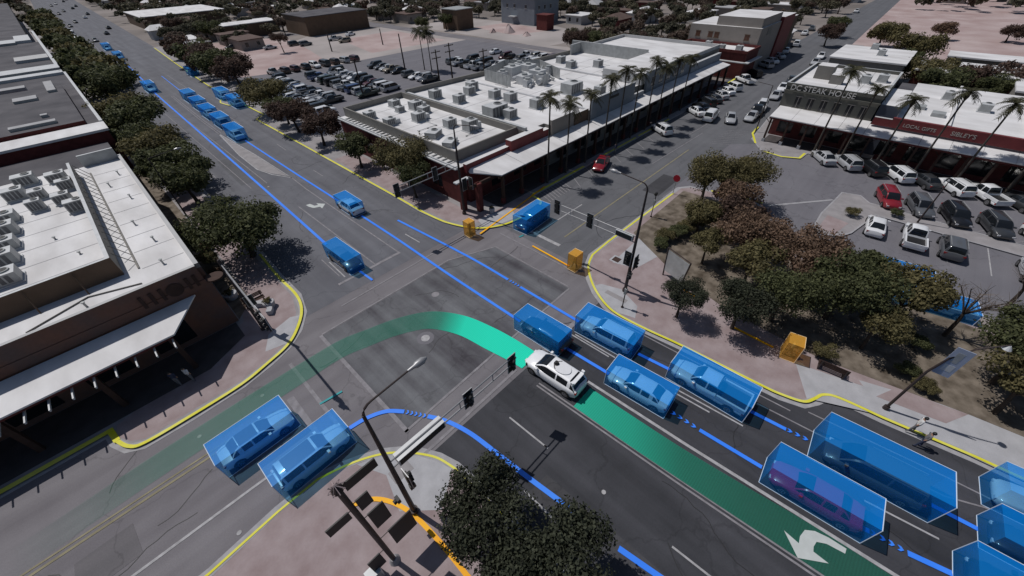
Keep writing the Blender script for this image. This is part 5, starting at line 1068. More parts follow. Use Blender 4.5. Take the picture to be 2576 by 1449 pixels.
# canopy of the brown building
Cl = bthing('left_canopy', 'broad white canopy with projecting beam ends in the lower left', cat='canopy')
slab(Cl, [(-40, 33.55), (-1.4, 33.55), (-3.7, 30.45), (-40, 30.45)], 4.35, 4.0, 0, ROOFW)
k = MB(); k.box(-40, -3.9, 30.6, 30.75, 3.62, 3.86, BRICKRED); k.build('eave_beam', Cl)
me_ = None
for i in range(26):
    x = -4.0-i*1.12
    if me_ is None:
        k = MB(); k.box(-.04, .04, -3.62, .0, 3.42, 3.56, METW); q = k.build('beam_end', Cl, (x, 33.2, 0)); me_ = q.data
    else: link('beam_end', me_, Cl, (x, 33.2, 0))
for x in (-4.1, -8.6, -13.1, -17.6):
    k = MB(); k.box(x-.16, x+.16, 30.8, 31.1, .12, 3.6, WOODD); k.build('post', Cl)
for i in range(7):
    x = -3-i*4.2; k = MB(); k.box(x-2.6, x, 33.86, 33.896, .6, 3.0, GLASSD); k.build('shop_window', Lb)
# buildings up the left side
simple('grey_court_building', 'low dark-roofed building behind the brown corner building', -40, -.4, 66.6, 80.5, 4.3, BRICKRED, ROOFD, .02)
L2 = bthing('dark_roof_block', 'dark-roofed block with white roof edge up the left side')
part(L2, 'wall', -40, .5, 81.2, 135, 0, 5.8, BRICKRED, top=ROOFD)
k = MB(); k.box(-40, .7, 81.0, 85.6, 5.8, 6.1, ROOFW); k.box(.3, .7, 85.6, 135, 5.8, 6.25, METW); k.box(-40, .3, 134.6, 138, 5.8, 6.3, METW); k.build('roof_edge', L2)
part(L2, 'wall', -40, -1.2, 86.4, 118, 5.8, 6.5, BRICKRED, top=ROOFD)
for (x0, x1, y0, y1) in ((-9, -4, 88, 89.4), (-8, -5, 107, 110), (-3.4, -2.2, 112, 122), (-10, -6, 119, 121.5), (-5.4, -4.6, 93, 94)):
    part(L2, 'roof_box', x0, x1, y0, y1, 5.8, 6.9, METG, top=ROOFG)
L3 = bthing('grey_slab_block', 'grey-roofed block with pale cross wall farther up the left side')
part(L3, 'wall', -60, .2, 138.1, 200, 0, 6, BRICKRED, top=ROOFD); part(L3, 'cross_wall', -60, .3, 140, 146, 6, 6.5, METG, top=METW)
k = MB(); k.box(-.2, .4, 146, 230, 5.8, 6.5, METW); k.box(-6.4, -.3, 158, 165, 6.0, 6.6, WALLW); k.box(-60, -5, 198, 207, 6.0, 6.6, METG, METW); k.box(-5, -1.5, 200, 216, 6.0, 6.7, METW); k.build('roof_edge', L3)
simple('far_dark_block', 'large dark roof at the top left corner', -80, -2, 208, 420, 6.0, OLIVEG, ROOFD, .1)
# far named buildings
G_ = bthing('blue_grey_house', 'large square pale blue-grey building beyond the dirt lots')
part(G_, 'wall', 137.2, 152, 119.5, 137.5, 0, 8.6, BLUEG, top=ROOFW); k = MB(); k.box(136.7, 152.5, 119, 138, 8.6, 9.0, METW, ROOFW); k.build('roof', G_)
windows(G_, 'x-', 137.2, [124, 130, 134], 5.4, .9, 1.2); windows(G_, 'y-', 119.5, [140, 143.5, 147], 5.0, .9, 1.3)
k = MB(); k.box(135.4, 137.15, 128.5, 132, 2.5, 2.8, METW); k.build('awning', G_)
simple('white_roof_hall', 'long white-roofed hall beyond the pink dirt on the left', 50, 66, 196, 206, 4.3, BROWN, ROOFW)
simple('wide_white_roof', 'very wide white roof behind the trees at top left', 36, 70, 262, 300, 4.5, BROWN, ROOFW)
simple('brown_dark_hall', 'long dark-roofed hall with brown wall behind the far car park', 72, 98, 176, 196, 6.0, BROWN, ROOFD)
simple('small_white_roof', 'small white-roofed house right of the long hall', 66, 72, 203, 215, 3.6, OLIVEG, ROOFW)
simple('tan_box_building', 'brown boxy building alone beside the far street', 113, 121, 137, 146, 6.4, BROWN, METG)
sh = simple('red_shed', 'small red-brown shed on the building site', 131, 135, 108, 113, 4.6, BRICKRED, BRICKRED)
# gravel heaps
def heap(x, y, r, h, lb):
    bm_ = bmesh.new(); bmesh.ops.create_cone(bm_, cap_ends=True, segments=14, radius1=r, radius2=.1, depth=h); rr = random.Random(int(x))
    for v in bm_.verts: v.co += Vector((rr.uniform(-.3, .3), rr.uniform(-.3, .3), rr.uniform(-.1, .1)))
    me = bpy.data.meshes.new('dirt_heap'); bm_.to_mesh(me); bm_.free(); me.materials.append(DIRT_PINK); tag(link('dirt_heap', me, None, (x, y, h/2)), lb, 'dirt heap')
for px, py, r, h, lb in ((1280, 82, 2.6, 2.6, 'larger cone of pink dirt on the building site'), (1240, 82, 1.4, 1.2, 'small pink dirt heap left of the cone'), (1325, 90, 1.6, 1.2, 'low pink dirt heap right of the cone')):
    q = at(px, py); heap(q.x, q.y, r, h, lb)

# welded roof seams and dirt lines
def seams(parent, x0, x1, y0, y1, z, st, alongx):
    k = MB(); n_ = int(((y1-y0) if alongx else (x1-x0))/st)
    for i in range(1, n_):
        if alongx: k.box(x0, x1, y0+i*st-.035, y0+i*st+.035, z, z+.012, ROOFG)
        else: k.box(x0+i*st-.035, x0+i*st+.035, y0, y1, z, z+.012, ROOFG)
    q = k.build('roof_seam', parent); q['kind'] = 'stuff'
seams(Lb, -3.2, -.4, 34.0, 65.6, 6.101, 3.1, True); seams(Lb, -20, -4.6, 37.7, 65.8, 6.301, 3.1, True); seams(A, 27.6, 37.9, 36.4, 62.5, 5.151, 3.2, True); seams(Bk, 38.6, 83.8, 41.6, 57.8, 5.751, 3.4, True); seams(St, 74.4, 89.8, 3, 14, 7.201, 2.8, True); seams(Rb, 73.1, 95.8, -44, -12.8, 5.501, 3, True)
for i, (x, y, L_) in enumerate(((30, 47, 5), (33, 40.5, 3.5), (41.5, 46, 8), (48, 51, 6), (58, 43, 7), (70, 44, 8),)):
    z = 5.17 if x > 26 and x < 38 else 5.77 if x > 38 else 6.32
    k = MB(); k.tube([(x, y, z+.08), (x+L_*.6, y, z+.08), (x+L_*.6, y+L_*.5, z+.08)], .035, METG, 5)
    for t in (0, .3, .6): k.box(x+L_*t-.1, x+L_*t+.1, y-.1, y+.1, z, z+.06, LOUV)
    k.build('conduit', A if 26 < x < 38 else Bk if x > 38 else Lb)
# ------------------------------------------------------------------ rooftop units
HV = {}
def hvac(x, y, z, w_, d_, h_, label, rz=0, group='air units on the white roofs', kind=0):
    key = (w_, d_, h_, kind)
    o = thing('air_unit', label, 'air conditioner', (x, y, z), math.radians(rz), group)
    if key not in HV:
        k = MB(); k.box(-w_/2, w_/2, -d_/2, d_/2, .12, h_, METG, METW); k.box(-w_/2-.1, w_/2+.1, -d_/2-.1, d_/2+.1, 0, .12, METW); a = k.build('case', o)
        f = MB(); f.tube([(w_*.18, 0, h_), (w_*.18, 0, h_+.1)], min(w_, d_)*.28, METG, 12); f.tube([(w_*.18, 0, h_+.1), (w_*.18, 0, h_+.11)], min(w_, d_)*.22, BLACK, 12); b = f.build('fan', o)
        c = MB()
        for i in range(4): c.box(-w_/2+.1+i*w_*.2, -w_/2+.1+i*w_*.2+w_*.14, -d_/2-.015, -d_/2-.002, .25, h_-.12, LOUV)
        c2 = c.build('louvre', o)
        e = None
        if kind == 1:
            e = MB(); e.box(w_/2, w_/2+.8, -d_*.3, d_*.3, .1, h_*.6, METW); e = e.build('duct', o)
        HV[key] = [q for q in (a, b, c2, e) if q]
    else:
        for q in HV[key]: link(q.name.split('.')[0], q.data, o)
    return o
un = [(28.6, 57.3, 5.15), (28.9, 52.4, 5.15), (34.3, 59.4, 5.15), (35.7, 55.5, 5.15), (35.3, 52.9, 5.15), (32.7, 50.6, 5.15), (34.0, 45.1, 5.15), (34.8, 41.7, 5.15), (30.1, 43.8, 5.15), (29.6, 39.8, 5.15), (33.3, 56.4, 5.15)]
for i, (x, y, z) in enumerate(un):
    s_ = [(1.5, 1.2, 1.0), (1.5, 1.2, 1.0), (1.5, 1.3, 1.0), (1.8, 1.5, 1.2), (1.6, 1.3, 1.0), (1.7, 1.3, 1.2), (1.6, 1.2, 1.1), (1.7, 1.5, 1.5), (2.0, 1.6, .8), (2.1, 1.3, .7), (1.2, 1.0, .8)][i]
    hvac(x, y, z, *s_, ['leftmost small air unit on the shop corner roof', 'second air unit along the roadside parapet of the corner roof', 'air unit at the back left of the corner roof', 'tall air unit in the back cluster of the corner roof', 'air unit in front of the tall one in the back cluster', 'air unit at the front of the back cluster', 'air unit alone in the middle of the corner roof', 'tallest boxy air unit near the roof rib of the corner roof', 'low wide air unit near the roadside parapet', 'flat dark air unit near the front parapet corner', 'smallest air unit in the back cluster of the corner roof'][i], rz=[0, 0, 5, 0, 10, 0, 0, 0, 25, 30, 0][i], kind=i % 2)
un2 = [(39.9, 55.8), (40.8, 50.9), (46.0, 48.3), (46.2, 45.0), (39.8, 41.9), (40.6, 39.7), (46.4, 39.8), (69.3, 50.8), (55.7, 40.4), (46.8, 54.6), (44.8, 53.0), (73, 47), (76, 39), (58, 36.5), (71.5, 55)]
lb2 = ['left front air unit on the long white roof', 'air unit right of the left front one on the long roof', 'air unit in the middle row, left of a pair', 'air unit in the middle row, right of a pair', 'bulky whitish plant unit on the near edge of the long roof', 'air unit touching the bulky whitish plant', 'air unit near the palm-side parapet of the long roof', 'dark-sided unit beyond the plant screen', 'large louvred unit behind the palms', 'low unit at the back left of the long roof', 'small unit in the back pipework of the long roof', 'unit on the far stretch of the long roof', 'unit beside the end building wall', 'low unit close behind the false front', 'unit at the back edge of the far roof']
for i, (x, y) in enumerate(un2):
    s_ = (3.0, 2.2, 1.6) if i in (4, 8) else (1.6, 1.3, 1.2) if i % 3 else (1.7, 1.4, 1.3)
    hvac(x, y, 5.75, *s_, lb2[i], kind=1 if i in (4, 8, 7) else 0)
un3 = [(-8.3, 64.0, 2.2, 1.6), (-5.9, 62.6, 2.0, 1.5), (-9.2, 60.3, 2.0, 1.6), (-7.6, 58.6, 1.5, 1.2), (-5.4, 59.0, 1.6, 1.2), (-6.0, 55.6, 1.7, 1.3), (-5.2, 52.4, 1.9, 1.3), (-10.2, 54.6, 2.4, 1.6), (-10.3, 51.6, 2.4, 1.6), (-10.4, 48.6, 2.4, 1.6), (-10.5, 45.7, 2.4, 1.6), (-10.5, 42.4, 2.4, 1.8), (-7.9, 55.4, 1.4, 1.1), (-12.8, 60, 2, 1.6)]
lb3 = ['air unit at the far left corner of the screened roof', 'air unit beside the far end of the roof screen', 'air unit in the left far cluster of the screened roof', 'small unit between the two far clusters', 'unit leaning by the screen, far end', 'unit with dark side in the middle of the far cluster', 'dark-sided unit tight against the roof screen', 'top unit of the left edge column', 'second unit of the left edge column', 'third unit of the left edge column', 'fourth unit of the left edge column', 'lowest unit of the left edge column', 'small grey unit near the cluster centre', 'unit partly outside the left edge']
for i, (x, y, w_, d_) in enumerate(un3):
    hvac(x, y, 6.3, w_*.78, d_*.8, .95 if i % 2 else 1.1, lb3[i], rz=-2, group='air units behind the roof screen', kind=0)
for i, (x, y, z) in enumerate(((82, 6, 7.2), (86, 9, 7.2), (84, 4.2, 7.2), (106, 36, 5.0), (108.5, 40, 5.0), (107, 32.5, 5.0), (120, 10, 5.6), (114, 8, 5.6), (84, -8, 5.3), (88, -4, 5.3))):
    hvac(x, y, z, 1.4, 1.2, 1.0, ['unit near the front of the steakhouse roof', 'unit at the back of the steakhouse roof', 'unit at the right edge of the steakhouse roof', 'left vent unit on the tan hall front roof', 'upper vent unit on the tan hall front roof', 'right vent unit on the tan hall front roof', 'right unit on the taupe building roof', 'left unit on the taupe building roof', 'unit on the gift shop roof, right one', 'unit on the gift shop roof, far one'][i])

# ------------------------------------------------------------------ trees
def crown_mesh(seed, n, leaf, blobs=9, flat=.75, mat_=L_DARK, sprawl=.76):
    rr = random.Random(seed); B = []
    for i in range(blobs):
        a = rr.uniform(0, 6.283); r = sprawl*math.sqrt(rr.random()); B.append((r*math.cos(a), r*math.sin(a), rr.uniform(-.25, .38)*flat, rr.uniform(.20, .42)))
    B.append((0, 0, .1, .48)); vs = []; fs = []
    for i in range(n):
        bx_, by_, bz_, br = B[rr.randrange(len(B))]
        d_ = Vector((rr.gauss(0, 1), rr.gauss(0, 1), rr.gauss(0, 1)+.25)).normalized(); rad = br*(rr.random()**.30)*rr.uniform(.86, 1.26)
        c = Vector((bx_, by_, bz_))+Vector((d_.x, d_.y, d_.z*flat))*rad
        nn = (d_*.8+Vector((rr.gauss(0, .55), rr.gauss(0, .55), rr.gauss(0, .55)+.3))).normalized()
        t = nn.cross(Vector((rr.gauss(0, 1), rr.gauss(0, 1), rr.gauss(0, 1)))).normalized(); u = nn.cross(t)
        s = leaf*rr.uniform(.6, 1.35); q = len(vs)
        vs += [c-t*s*.5, c+u*s*.33+t*s*.0, c+t*s*.55, c-u*s*.33]; fs.append((q, q+1, q+2, q+3))
    me = bpy.data.meshes.new('crown'); me.from_pydata([tuple(v) for v in vs], [], fs); me.materials.append(mat_); return me
def trunk_mesh(seed, h=1.0, limbs=5, M=BARK, r=.05):
    rr = random.Random(seed); k = MB(); top = (rr.uniform(-.08, .08), rr.uniform(-.08, .08), h*.55)
    k.tube([(0, 0, 0), (top[0]*.5, top[1]*.5, h*.3), top], [r*1.5, r*1.1, r*.85], M, 7)
    for i in range(limbs):
        a = i*6.283/limbs+rr.uniform(-.4, .4); R1 = rr.uniform(.25, .5)
        k.tube([top, (top[0]+R1*.5*math.cos(a), top[1]+R1*.5*math.sin(a), h*.75), (top[0]+R1*math.cos(a), top[1]+R1*math.sin(a), h*rr.uniform(.95, 1.15))], [r*.7, r*.45, r*.2], M, 5)
    me = bpy.data.meshes.new('trunk'); me.from_pydata([tuple(v) for v in k.v], [], k.f); me.materials.append(M); return me
CR = {}
def get_crown(lod, col, var):
    key = (lod, col, var)
    if key not in CR:
        n, leaf, bl = {'near': (12500, .060, 26), 'mid': (7000, .088, 16), 'low': (1400, .19, 10), 'far': (130, .5, 5)}[lod]
        CR[key] = crown_mesh(hash(key[0]) % 97*0+var*13+len(col)+{'near': 1, 'mid': 2, 'low': 3, 'far': 4}[lod]*100, n, leaf, bl, .78, MATS[col])
    return CR[key]
TR = [trunk_mesh(i) for i in range(4)]
def tree(x, y, zc, r, label, col='leaf_dark', lod='mid', group=None, flat=1.0, var=0, name='broadleaf_tree', z0=.1, cat='tree'):
    o = thing(name, label, cat, (x, y, z0), 0, group)
    t = link('trunk', TR[var % 4], o); hgt = max(.5, (zc-z0)*.9); flat *= 1.15; t.scale = (r*.95, r*.95, hgt)
    c = link('crown', get_crown(lod, col, var), o, (0, 0, hgt), random.uniform(0, 6.28)); c.scale = (r, r, r*flat)
    return o
# left row of the north road
for i, (x, y, zc, r, lod, lb) in enumerate([(4.4, 43.0, 4.1, 4.8, 'near', 'big round dark tree nearest the brown building corner'), (3.9, 60.5, 4.0, 3.8, 'mid', 'second tree up the left pavement'), (3.7, 67.5, 4.0, 4.0, 'mid', 'third tree up the left pavement'), (4.0, 75.5, 4.2, 4.2, 'mid', 'fourth tree up the left pavement'), (2.6, 83, 4, 3.8, 'mid', 'fifth tree up the left pavement, behind the row'), (4.8, 94, 4.4, 5.4, 'mid', 'sixth tree up the left pavement, broad crown'), (3.5, 101, 4.2, 4.8, 'mid', 'seventh tree up the left pavement'),
        (6.2, 127, 4.5, 5.8, 'mid', 'first tree of the dense row farther up the left side'), (5.4, 136, 4.6, 6, 'low', 'second tree of the dense row'), (6.4, 146, 4.6, 6, 'low', 'third tree of the dense row'), (5.4, 157, 4.5, 6, 'low', 'fourth tree of the dense row'), (6.2, 168, 4.5, 6.2, 'low', 'fifth tree of the dense row'), (5, 184, 4.5, 5, 'low', 'sixth tree of the dense row'), (6.2, 198, 4.5, 5, 'low', 'seventh tree of the dense row'), (5, 214, 4.5, 5, 'low', 'eighth tree of the dense row'), (6, 232, 4.5, 5.4, 'low', 'ninth tree of the dense row'), (5, 252, 4.5, 5.6, 'low', 'tenth tree of the dense row'), (6, 275, 4.5, 5.6, 'low', 'eleventh tree of the dense row'), (6, 300, 4.5, 6, 'low', 'twelfth tree of the dense row'), (7, 330, 4.5, 6, 'low', 'thirteenth tree of the dense row, last one')]):
    tree(x, y, zc, r, lb, 'leaf_dark' if i % 3 or i == 0 else 'leaf_olive', lod, 'trees along the left pavement', .85, i % 3)
for i, (x, y, zc, r, lod, col, lb) in enumerate([(24.9, 43.6, 4.6, 4.1, 'near', 'leaf_olive', 'big olive tree against the maroon shop wall'), (23.5, 40.2, 3.8, 2.4, 'mid', 'leaf_dark', 'darker tree in front of the big olive one'), (23.6, 54.0, 3.6, 3.0, 'mid', 'leaf_dark', 'small dark tree on the right pavement, third from the corner'), (24.0, 66.5, 3.8, 3.6, 'mid', 'leaf_maroon', 'reddish-dark tree on the right pavement, fourth from the corner'), (24.0, 76, 3.8, 3.8, 'mid', 'leaf_maroon', 'reddish-dark tree on the right pavement, fifth from the corner'), (24.6, 82, 3.6, 3.2, 'mid', 'leaf_dark', 'dark tree just behind the fifth one'), (25.2, 91, 4.4, 4.6, 'mid', 'leaf_olive', 'round olive tree next to the boxed parked pair'),
        (28.2, 118, 4.8, 4.8, 'mid', 'leaf_maroon', 'maroon tree with visible trunk by the pink dirt'), (28, 127, 5, 5.6, 'mid', 'leaf_dark', 'broad dark tree left of the pink dirt'), (28, 136, 4.8, 5.6, 'mid', 'leaf_maroon', 'maroon tree behind the broad dark one'), (28, 146, 4.8, 5.4, 'low', 'leaf_dark', 'far dark tree on the right kerb'), (26.5, 158, 4.6, 4.2, 'low', 'leaf_maroon', 'far maroon tree on the right kerb'), (28, 170, 4.6, 4.4, 'low', 'leaf_maroon', 'last tree of the right kerb clump')]):
    tree(x, y, zc, r, lb, col, lod, 'trees along the right pavement', .85, i % 3)
# park corner clump
for i, (x, y, zc, r, lod, col, lb) in enumerate([(45.0, 12.6, 4.2, 3.4, 'near', 'leaf_olive', 'olive tree at the car park entrance, far left of the clump'), (47.6, 9.4, 4.3, 3.3, 'near', 'leaf_olive', 'olive-brown tree beside the car park entrance'), (43.6, 9.0, 3.4, 2.8, 'mid', 'leaf_red', 'reddish small tree inside the entrance bed'),
        (36.8, 5.4, 3.7, 3.5, 'near', 'leaf_red', 'red-brown tree in the middle of the park clump, upper left'), (36.0, .6, 3.9, 3.5, 'near', 'leaf_red', 'red-brown tree in the middle of the park clump, right'), (32.8, 3.4, 3.2, 2.7, 'mid', 'leaf_olive', 'olive tree on the street side of the red-brown ones'), (40.2, 6.6, 3.2, 2.8, 'mid', 'leaf_maroon', 'brownish tree between the entrance bed and the red-brown ones'), (38.6, 10.2, 2.6, 2.2, 'mid', 'leaf_olive', 'low olive tree behind the hedge'), (34.0, 7.6, 2.6, 2.0, 'mid', 'leaf_olive', 'low tree beside the angled sign frame'),
        (25.6, 6.1, 2.8, 1.9, 'near', 'leaf_near', 'small dark tree standing alone by the signal mast'), (27.4, 2.2, 3.0, 2.5, 'near', 'leaf_near', 'grey-green tree over the pavement above the orange box'), (30.4, .2, 3.6, 3.0, 'near', 'leaf_dark', 'dark green tree behind the grey-green one'), (33.6, -3.0, 4.2, 3.4, 'near', 'leaf_dark', 'dark green tree in front of the red-brown crowns'), (36.0, -6.8, 4.0, 2.7, 'mid', 'leaf_olive', 'olive tree left of the bare tree'), (31.8, -5.8, 3.0, 2.2, 'mid', 'leaf_olive', 'low olive tree above the sign mast'), (37.8, -3.6, 3.4, 2.6, 'mid', 'leaf_dark', 'dark tree just in front of the blue suv box'),
        (34.2, -13.0, 4.0, 3.3, 'near', 'leaf_dark', 'large dark tree at the right edge'), (31.2, -13.2, 3.4, 2.6, 'mid', 'leaf_olive', 'olive tree below the large one at the right edge'), (30.2, -16.6, 3.4, 2.8, 'mid', 'leaf_dark', 'tree at the right edge above the boxed suv')]):
    tree(x, y, zc+.35, r*.93, lb, col, lod, 'trees of the park corner', .95, i % 3)
for i, (x, y, r, lb) in enumerate(((33.8, 11.9, 1.0, 'hedge bush at the pavement end of the park bed'), (35.2, 12.1, 1.1, 'hedge bush second from the pavement end'), (36.8, 11.6, 1.2, 'hedge bush third along the bed'), (38.3, 11.4, 1.1, 'hedge bush fourth along the bed'), (39.9, 10.9, 1.3, 'hedge bush near the red-brown trees'), (29.0, -3.8, .9, 'low shrub below the dark trees'), (31.0, -8.4, .9, 'low shrub by the banner mast'), (30.2, -9.6, .8, 'low shrub right of the banner mast'), (34.6, -8.6, 1.0, 'shrub in front of the blue patches'), (53.5, -1.0, .8, 'small shrub on the parking island'), (56.4, -4.6, .7, 'second shrub on the parking island'))):
    tree(x, y, .8*r+.12, r, lb, 'leaf_olive' if i % 2 else 'leaf_dark', 'mid', 'shrubs of the park bed', .7, i % 3, 'shrub', .1, 'shrub')
# bottom trees
tree(3.7, 6.2, 4.1, 2.55, 'large dark tree at the bottom centre', 'leaf_near', 'near', 'dark trees at the bottom edge', .85, 0); tree(4.5, 1.9, 4.2, 2.6, 'dark tree right of the large one at the bottom edge', 'leaf_near', 'near', 'dark trees at the bottom edge', .85, 1); tree(2.6, 3.4, 3.8, 2.2, 'dark tree cut by the bottom edge', 'leaf_near', 'near', 'dark trees at the bottom edge', .85, 2)
# bare trees
def bare(x, y, h, label):
    rr = random.Random(int(x*7)); o = thing('bare_tree', label, 'tree', (x, y, .1)); k = MB(); tw = MB()
    k.tube([(0, 0, 0), (.1, .05, h*.3), (.05, .15, h*.45)], [.16, .12, .09], BARK, 7)
    for i in range(9):
        a = rr.uniform(0, 6.28); R1 = rr.uniform(.8, 1.8); p = Vector((.05, .15, h*.42)); q = p+Vector((R1*math.cos(a), R1*math.sin(a), h*rr.uniform(.2, .45)))
        k.tube([p, (p+q)/2+Vector((0, 0, .2)), q], [.07, .045, .02], BARK, 5)
        for j in range(14):
            s = p+(q-p)*rr.uniform(.35, 1); e = s+Vector((rr.gauss(0, .5), rr.gauss(0, .5), rr.uniform(.1, .8))); tw.tube([s, e], [.018, .006], mat('twig', (.16, .13, .11), .9, .2, 3), 3, False)
    k.build('trunk', o); tw.build('twigs', o); return o
bare(37.6, -10.2, 5.5, 'bare tree in front of the blue patches'); bare(44.5, -13.5, 5.2, 'bare twiggy tree at the car park edge'); bare(42.6, -15.8, 5.6, 'bare twiggy tree nearest the right edge')
# palms
def palm_crown(seed, r=1.5, n=36):
    rr = random.Random(seed); vs = []; fs = []
    for i in range(n):
        a = i*2.399+rr.uniform(-.2, .2); el = rr.uniform(-.45, 1.15); L = r*rr.uniform(.8, 1.1); pr = []
        for j in range(6):
            t = j/5; e = el-1.35*t*t; rad = L*t*math.cos(el*.6); z = L*(t*math.sin(el)-.55*t*t)
            pr.append(Vector((rad*math.cos(a), rad*math.sin(a), z)))
        side = Vector((-math.sin(a), math.cos(a), 0))
        for j in range(1, 6):
            for sgn in (-1, 1):
                for m_ in range(2):
                    b0 = pr[j-1].lerp(pr[j], m_*.5); b1 = pr[j-1].lerp(pr[j], m_*.5+.45); wv = L*.30*math.sin(math.pi*(j-.4)/5.8)+.05
                    tip = b1+side*sgn*wv+(pr[j]-pr[j-1])*.6+Vector((0, 0, -.16*wv-.05)); q = len(vs); vs += [b0, b1, tip]; fs.append((q, q+1, q+2))
    me = bpy.data.meshes.new('crown'); me.from_pydata([tuple(v) for v in vs], [], fs); me.materials.append(L_PALM); return me
PC = [palm_crown(i) for i in range(3)]
def palm(x, y, h, label, group, i=0, r=1.0):
    o = thing('palm_tree', label, 'palm tree', (x, y, 0), 0, group)
    k = MB(); k.tube([(0, 0, 0), (.03, .02, h*.5), (0, 0, h)], [.15, .10, .085], PALMT, 8); k.build('trunk', o)
    k = MB(); k.tube([(0, 0, h-.9), (0, 0, h-.45), (0, 0, h)], [.10, .22, .17], BARK, 8); k.build('dead_skirt', o)
    c = link('crown', PC[i % 3], o, (0, 0, h), i*1.3); c.scale = (r, r, r); return o
for i, (x, py) in enumerate(((37.5, 237), (41.5, 253), (46.0, 230), (50.6, 193), (54.3, 170), (58.4, 177), (63.1, 147), (66.9, 160), (71.2, 146), (76, 140))):
    palm(x, 30.1, zfit(x, 30.1, py+6), 'palm growing through the arcade edge, %s from the corner' % ORD[i], 'palms along the arcade', i, 1.0)
for i, (y, py) in enumerate(((6.7, 178), (3.35, 224), (-.5, 250), (-4.6, 232), (-8.6, 262), (-13, 265))):
    palm(69.6, y, zfit(69.6, y, py), 'palm in front of the steakhouse row, %s from its left end' % ORD[i], 'palms in front of the steakhouse row', i+1, .95)
for i, (px, py, tx, ty) in enumerate(((1068, 176, 1046, 78), (1086, 180, 1062, 76))):
    q = at(px, py); palm(q.x, q.y, zfit(q.x, q.y, ty), ['left', 'right'][i]+' one of the two very tall palms by the far car park', 'two very tall palms', i, 1.5)
# utility poles
def upole(px, py, ty, label, arms=2, M=BARK):
    q = at(px, py); h = zfit(q.x, q.y, ty); o = thing('utility_pole', label, 'utility pole', (q.x, q.y, 0)); k = MB(); k.tube([(0, 0, 0), (0, 0, h)], [.2, .13], M, 7); k.build('pole', o)
    for a in range(arms):
        k = MB(); k.box(-1.3, 1.3, -.07, .07, h-.6-a*1.2, h-.45-a*1.2, M); 
        for t in (-1.1, -.5, .5, 1.1): k.tube([(t, 0, h-.45-a*1.2), (t, 0, h-.25-a*1.2)], .05, METG, 5)
        k.build('crossarm', o)
    return o
upole(1105, 203, 125, 'dark utility pole with crossarm behind the white roof'); upole(1138, 198, 108, 'utility pole with double top behind the white roof'); upole(1219, 195, 122, 'utility pole with crossarm near the plant screen')
upole(1020, 182, 85, 'plain pole in the far car park row', 0, DARKM); upole(915, 247, 150, 'dark pole at the near corner of the far car park', 1, DARKM); upole(835, 130, 75, 'pole beside the tan suv', 0, DARKM); upole(963, 113, 72, 'thin pole in the middle of the pink dirt', 0, DARKM)
# bus-stop like pointed sign frame in the park corner, red sign, benches
o = thing('angled_sign_frame', 'dark leaning sign frame with pale panel at the park bed', 'sign'); 
k = MB(); k.tube([(30.0, 9.6, .12), (30.3, 9.9, 3.0)], .07, DARKM, 6); k.tube([(29.2, 7.6, .12), (29.5, 7.4, 2.9)], .07, DARKM, 6); k.tube([(30.3, 9.9, 3.0), (29.5, 7.4, 2.9)], .05, DARKM, 6); k.build('post', o)
k = MB(); k.add([(30.05, 9.7, .7), (29.3, 7.6, .7), (29.5, 7.5, 2.7), (30.25, 9.8, 2.8), (30.12, 9.68, .7), (29.37, 7.58, .7), (29.57, 7.48, 2.7), (30.32, 9.78, 2.8)], [(0, 1, 2, 3), (7, 6, 5, 4), (3, 2, 6, 7), (0, 3, 7, 4), (1, 0, 4, 5), (2, 1, 5, 6)], METG); k.build('panel', o)
q = at(1691, 490); o = thing('red_street_sign', 'red sign in a pale outline on the park side pavement', 'sign', (q.x, q.y, .1)); k = MB(); k.tube([(0, 0, 0), (0, 0, 2.3)], .04, METG, 6); k.build('post', o); k = MB(); k.add([(-.05, .45*math.cos(a*.785+.39), 2.1+.45*math.sin(a*.785+.39)) for a in range(8)]+[(.0, .45*math.cos(a*.785+.39), 2.1+.45*math.sin(a*.785+.39)) for a in range(8)], [tuple(range(8))[::-1], tuple(range(8, 16))]+[(i, (i+1) % 8, 8+(i+1) % 8, 8+i) for i in range(8)], RED); k.build('plate', o)
def bench(x, y, rz, lb):
    o = thing('park_bench', lb, 'bench', (x, y, .12), math.radians(rz))
    for j in range(4):
        k = MB(); k.box(-.9, .9, -.25+j*.13, -.15+j*.13, .42, .46, WOODD); k.build('slat', o)
    for j in range(3):
        k = MB(); k.box(-.9, .9, .28, .32, .55+j*.14, .65+j*.14, WOODD); k.build('back_slat', o)
    for sx in (-.75, .75):
        k = MB(); k.box(sx-.04, sx+.04, -.25, .3, 0, .42, DARKM); k.box(sx-.04, sx+.04, .32, .36, 0, .95, DARKM); k.build('leg', o)
bench(27.9, -4.6, 95, 'dark slatted bench on the right pavement below the orange box'); bench(1.8, 35.0, 0, 'bench on the left corner pavement under the big tree')
# planters and small street objects at left corner, fire hydrant etc
def planter(x, y, r, lb):
    o = thing('planter', lb, 'planter', (x, y, .12)); k = MB(); k.tube([(0, 0, 0), (0, 0, .55), (0, 0, .6)], [r*.8, r, r*.95], CONC, 14); k.build('pot', o)
    c = link('foliage', get_crown('low', 'leaf_olive', 1), o, (0, 0, .75)); c.scale = (r*.9, r*.9, r*.7)
planter(2.6, 33.6, .5, 'round planter at the left corner under the tree'); planter(.6, 37.5, .6, 'round planter by the brown building wall'); planter(27.3, 30.2, .35, 'planter by the arcade corner')
def seat(x, y, lb):
    o = thing('curved_wall_seat', lb, 'low wall', (x, y, .12)); k = MB(); k.ribbon([(1.3*math.cos(a*.26), 1.3*math.sin(a*.26)) for a in range(-3, 6)], -.22, .22, .45, CONC, .45); k.build('seat', o)
seat(1.2, 33.4, 'curved concrete seat on the left corner pavement'); seat(-1.6, 6.2, 'curved concrete seat edge at the bottom corner')
